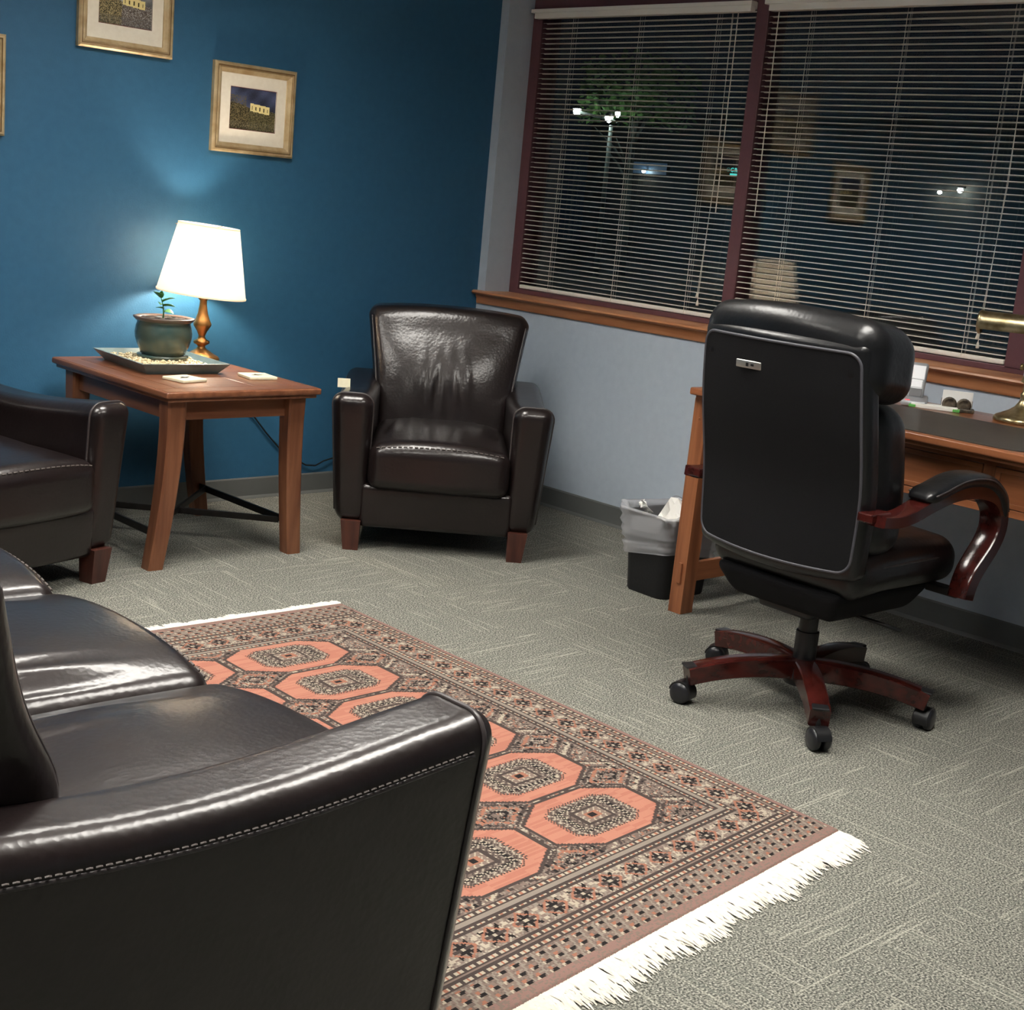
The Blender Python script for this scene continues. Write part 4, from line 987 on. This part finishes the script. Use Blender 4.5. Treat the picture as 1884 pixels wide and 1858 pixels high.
    for j in range(G+1):
        for i in range(G+1):
            u, v = -1+2*i/G, -1+2*j/G; y, z = u*hy, (z0+z1)/2+v*(z1-z0)/2
            # pull the corners into the rounded outline
            cy, cz = hy-r, (z1-z0)/2-r; dy, dz = abs(u)*hy-cy, abs(v)*(z1-z0)/2-cz
            if dy > 0 and dz > 0:
                m_ = max(dy, dz); l_ = math.hypot(dy, dz); y = math.copysign(cy+dy*m_/l_, u); z = (z0+z1)/2+math.copysign(cz+dz*m_/l_, v)
            vs.append(onback(y, z, 0.0035))
    for j in range(G):
        for i in range(G): k = j*(G+1)+i; fs.append((k, k+1, k+G+2, k+G+1))
    gm.add(vs, fs).build('back_panel', 'mesh_black', sh, smooth=True)
    bd = MB().rbox((0, 0, 0), (0.003, 0.040, 0.0105), 0.0028, k=2, m=1).build('badge', 'silver', sh, angle=40)
    p = onback(0.075, 0.952, 0.006); bd.location = p; bd.rotation_euler = (0, R(-7), R(4))
    mk = MB().rbox((-0.0033, 0.004, 0.0), (0.0006, 0.004, 0.005), 0.0005, k=1, m=1).rbox((-0.0033, -0.012, 0.0), (0.0005, 0.005, 0.003), 0.0004, k=1, m=1).build('emblem', 'black_plastic', bd)
    def cushion(zc, hz, hx, hy_, name, rr, push):
        def fn(x, y, z):
            zz = z+zc; u = y/hy_; sw = 0.028*(1-abs(u)**3)*(1-(z/hz)**2) if x > 0 else 0
            return (x+lean(zz)+push+sw+0.03*u*u, y, z)
        return MB().rbox((0, 0, zc), (hx, hy_, hz), rr, k=4, m=8, fn=fn).build(name, 'leather_black', t, smooth=True)
    cushion(0.690, 0.205, 0.085, 0.258, 'lumbar_cushion', 0.070, 0.115)
    # head roll folded over the top
    def roll(x, y, z):
        u = y/0.285; zz = z+1.005
        return (x+lean(1.005)+0.078+0.028*u*u, y, z-0.014*u*u-0.012*(x/0.09)+(0.010*(1-u*u) if z > 0 else 0))
    hr = MB().rbox((0, 0, 1.005), (0.105, 0.284, 0.098), 0.066, k=6, m=10, fn=roll).build('headrest', 'leather_black', t, smooth=True)
    for dz in (0.0, -0.010):
        sp = []
        for i in range(33):
            y = -0.235+0.470*i/32; s3 = roll(-0.105+0.016, y, 0.062+dz); sp.append((s3[0]-0.001, s3[1], s3[2]+1.005))
        MB().tube(sp, 0.0028, n=6).build('piping', 'piping_dark', hr, smooth=True)
    # arms: cherry frame with padded top
    for s_ in (-1, 1):
        y = s_*0.305
        arm = thing('armrest', None, None, (0, 0, 0)); arm.parent = t
        ctrl = [(-0.215, 0.622), (-0.150, 0.618), (-0.080, 0.628), (0.000, 0.652), (0.100, 0.672), (0.200, 0.672), (0.290, 0.652), (0.340, 0.610), (0.350, 0.560), (0.330, 0.515), (0.295, 0.475), (0.265, 0.440), (0.248, 0.405), (0.240, 0.370)]
        def cr(P, n_):
            out = []
            for i in range(len(P)-1):
                p0, p1, p2, p3 = P[max(0, i-1)], P[i], P[i+1], P[min(len(P)-1, i+2)]
                for k in range(n_):
                    q = k/n_; out.append(tuple(0.5*(2*b+(c_-a)*q+(2*a-5*b+4*c_-d_)*q*q+(3*b-a-3*c_+d_)*q**3) for a, b, c_, d_ in zip(p0, p1, p2, p3)))
            out.append(P[-1]); return out
        path = cr(ctrl, 4); n_ = len(path)
        MB().sweep([(x, y, z-0.004) for (x, z) in path], (0, 1, 0), [0.027+0.006*math.sin(PI*i/(n_-1)) for i in range(n_)], [0.013+0.009*(i/(n_-1)) for i in range(n_)]).build('arm_frame', 'cherry_wood', arm, angle=40)
        pc = cr([(-0.045, 0.664), (0.02, 0.678), (0.10, 0.698), (0.18, 0.702), (0.26, 0.688), (0.325, 0.645), (0.356, 0.580)], 5); m_ = len(pc)
        vs = []; fs = []; K = 14
        for i, (x, z) in enumerate(pc):
            f = i/(m_-1); a = pc[max(0, i-1)]; b = pc[min(m_-1, i+1)]; tx, tz = b[0]-a[0], b[1]-a[1]; l_ = math.hypot(tx, tz); nx_, nz_ = -tz/l_, tx/l_
            sc = (min(1, f/0.10)**0.5 if f < 0.1 else (min(1, (1-f)/0.12)**0.5 if f > 0.88 else 1)); sc = max(sc, 0.08)
            for k in range(K):
                q = 2*PI*k/K; cw, sw = math.cos(q), math.sin(q); cc = math.copysign(abs(cw)**0.6, cw); ss = math.copysign(abs(sw)**0.7, sw)
                hh_ = 0.020*ss*sc; vs.append((x+nx_*hh_, y+0.042*cc*(0.55+0.45*sc), z+nz_*hh_))
        for i in range(m_-1):
            for k in range(K): k2 = (k+1) % K; fs.append((i*K+k, i*K+k2, (i+1)*K+k2, (i+1)*K+k))
        fs += [tuple(range(K-1, -1, -1)), tuple((m_-1)*K+k for k in range(K))]
        MB().add(vs, fs).build('arm_pad', 'leather_black', arm, smooth=True)
        for e in (-1, 1):
            MB().tube([(x-0.0, y+e*0.0405, z+0.006) for (x, z) in pc[2:-2]], 0.0026, n=6).build('piping', 'piping_dark', arm, smooth=True)
        # brackets joining the arm to back and seat
        MB().box(-0.235, -0.150, y-s_*0.045, y, 0.610, 0.634, 0.004).build('bracket', 'cherry_wood', arm)
        MB().box(0.220, 0.262, y-s_*0.10, y, 0.365, 0.387, 0.004).build('bracket', 'black_plastic', arm)
office_chair()

# ------------------------------------------------------------------ outside, at night
def outside():
    MB().box(0.31, 60, -30, 60, -0.9, -0.8).build('ground_outside', 'asphalt')['kind'] = 'structure'
    # dark shop building across the lot with a lit sign, wall lamps and a dim window
    b = thing('shop_building', 'dark building across the car park seen through the blinds', 'building', (40, 26, -0.8))
    MB().box(0, 6, -16, 12, 0, 6.0).box(-0.15, 0, -16, 12, 5.7, 6.1).build('wall', 'facade', b)
    wn = MB().box(-0.06, 0, 7.45, 9.55, 3.5, 4.15).build('window', 'facade', b)
    MB().box(-0.08, -0.06, 7.55, 9.45, 3.6, 4.05).build('pane', 'window_dim', wn)
    # sign letters
    sg = thing('shop_sign', 'small glowing teal sign with letters across the car park', 'sign', (39.85, 30, 0))
    def letter(txt, y, z, size, m, name):
        cu = bpy.data.curves.new('t', 'FONT'); cu.body = txt; cu.size = size; cu.extrude = 0.01; cu.offset = size*0.012
        tmp = bpy.data.objects.new('t', cu); C.objects.link(tmp); bpy.context.view_layer.update()
        me = bpy.data.meshes.new_from_object(tmp.evaluated_get(bpy.context.evaluated_depsgraph_get())); bpy.data.objects.remove(tmp)
        me.materials.clear(); me.materials.append(MATS[m]); o = bpy.data.objects.new(name, me); C.objects.link(o); o.parent = sg
        o.rotation_euler = (PI/2, 0, -PI/2); o.location = (0, y, z)
    letter('O', 0.46, 3.09, 0.22, 'sign_dim', 'letter'); letter('G', 0.26, 3.09, 0.22, 'sign_teal', 'letter'); letter('R', 0.07, 3.09, 0.22, 'sign_teal', 'letter')
    MB().box(-0.02, 0, -0.12, 0.26, 2.96, 3.03).build('lettering_bar', 'sign_teal', sg)
    MB().box(0.005, 0.14, -0.35, 0.75, 2.85, 3.42).build('sign_board', 'facade', sg)
outside()
def street_lamp():
    t = thing('street_lamp', 'twin headed street lamp glowing through the left hand blind', 'street lamp', (28, 25.6, -0.8))
    MB().tube([(0, 0, 0), (0, 0, 4.55)], [0.09]+[0.06], n=10).build('pole', 'pole_paint', t, smooth=True)
    MB().tube([(0, -0.25, 4.62), (0, 0, 4.70), (0, 1.5, 4.92)], 0.04, n=8).build('arm', 'bark', t, smooth=True)
    for (y, z, s_) in ((1.5, 4.90, 1.0), (0.12, 4.72, 1.0), (-0.22, 4.84, 0.6)):
        h = MB().lathe([(0.02, 0.12*s_), (0.10*s_, 0.08*s_), (0.15*s_, 0.02*s_), (0.15*s_, 0.0)], (0, y, z+0.1), n=14).build('head', 'dark_iron', t, smooth=True)
        MB().lathe([(0.12*s_, 0.1), (0.125*s_, 0.05), (0.09*s_, -0.06*s_), (0.01, -0.10*s_)], (0, y, z), n=14).build('globe', 'lamp_white', h, smooth=True)
street_lamp()
def wall_lamp(y, z, label, s_):
    t = thing('wall_lamp', label, 'lamp', (39.7, y, z), 0, 'far lamps across the car park')
    MB().lathe([(0.10*s_, 0.11*s_), (0.12*s_, 0.09*s_), (0.12*s_, 0.07*s_), (0.02, 0.06*s_)], n=12).tube([(0, 0, 0.09*s_), (0.32, 0, 0.09*s_)], 0.03, n=6).build('hood', 'dark_iron', t)
    MB().lathe([(0.03*s_, 0.07*s_), (0.09*s_, 0.02), (0.09*s_, -0.03*s_), (0.02, -0.08*s_)], n=12).build('globe', 'lamp_white', t, smooth=True)
wall_lamp(20.4, 2.97, 'far wall lamp, the larger of a lit pair', 1.15)
wall_lamp(21.15, 2.86, 'far wall lamp, the smaller of a lit pair', 0.8)
wall_lamp(34.55, 2.88, 'single far lamp beside the dim window across the lot', 0.8)
def tree(x, y, label, crown_z, spread, seed):
    t = thing('tree', label, 'tree', (x, y, -0.8)); rng = random.Random(seed)
    MB().tube([(0, 0, 0), (0.05, 0.05, 1.6), (-0.05, 0.0, 3.2), (0.1, 0.1, 4.8)], [0.20, 0.15, 0.12, 0.06], n=9).build('trunk', 'bark', t, smooth=True)
    br = MB()
    for k in range(7):
        a = rng.uniform(0, 2*PI); br.tube([(0, 0, 2.8+0.25*k), (0.6*math.cos(a), 0.6*math.sin(a), 3.5+0.25*k), (1.3*math.cos(a)*spread, 1.3*math.sin(a)*spread, 4.0+0.3*k)], [0.05, 0.035, 0.015], n=6)
    br.build('branches', 'bark', t, smooth=True)
    cr = MB()
    for i in range(1500):
        a = rng.uniform(0, 2*PI); r = spread*1.9*math.sqrt(rng.random()); z = crown_z+rng.uniform(-0.2, 1.9)*(1.1-0.35*r/spread/1.9)+0.15*math.sin(a*5)
        c_ = Vector((r*math.cos(a), r*math.sin(a), z)); d = Vector((rng.uniform(-1, 1), rng.uniform(-1, 1), rng.uniform(-.6, .6))).normalized(); e = d.cross(Vector((rng.random(), rng.random(), 1))).normalized(); l = rng.uniform(0.09, 0.17)
        cr.add([c_-d*l, c_+e*l*0.5, c_+d*l, c_-e*l*0.5], [(0, 1, 2, 3)])
    co = cr.build('crown', 'tree_leaf', t); co['kind'] = 'stuff'
tree(30.4, 26.8, 'leafy tree lit from below by the street lamp outside', 5.0, 1.0, 3)
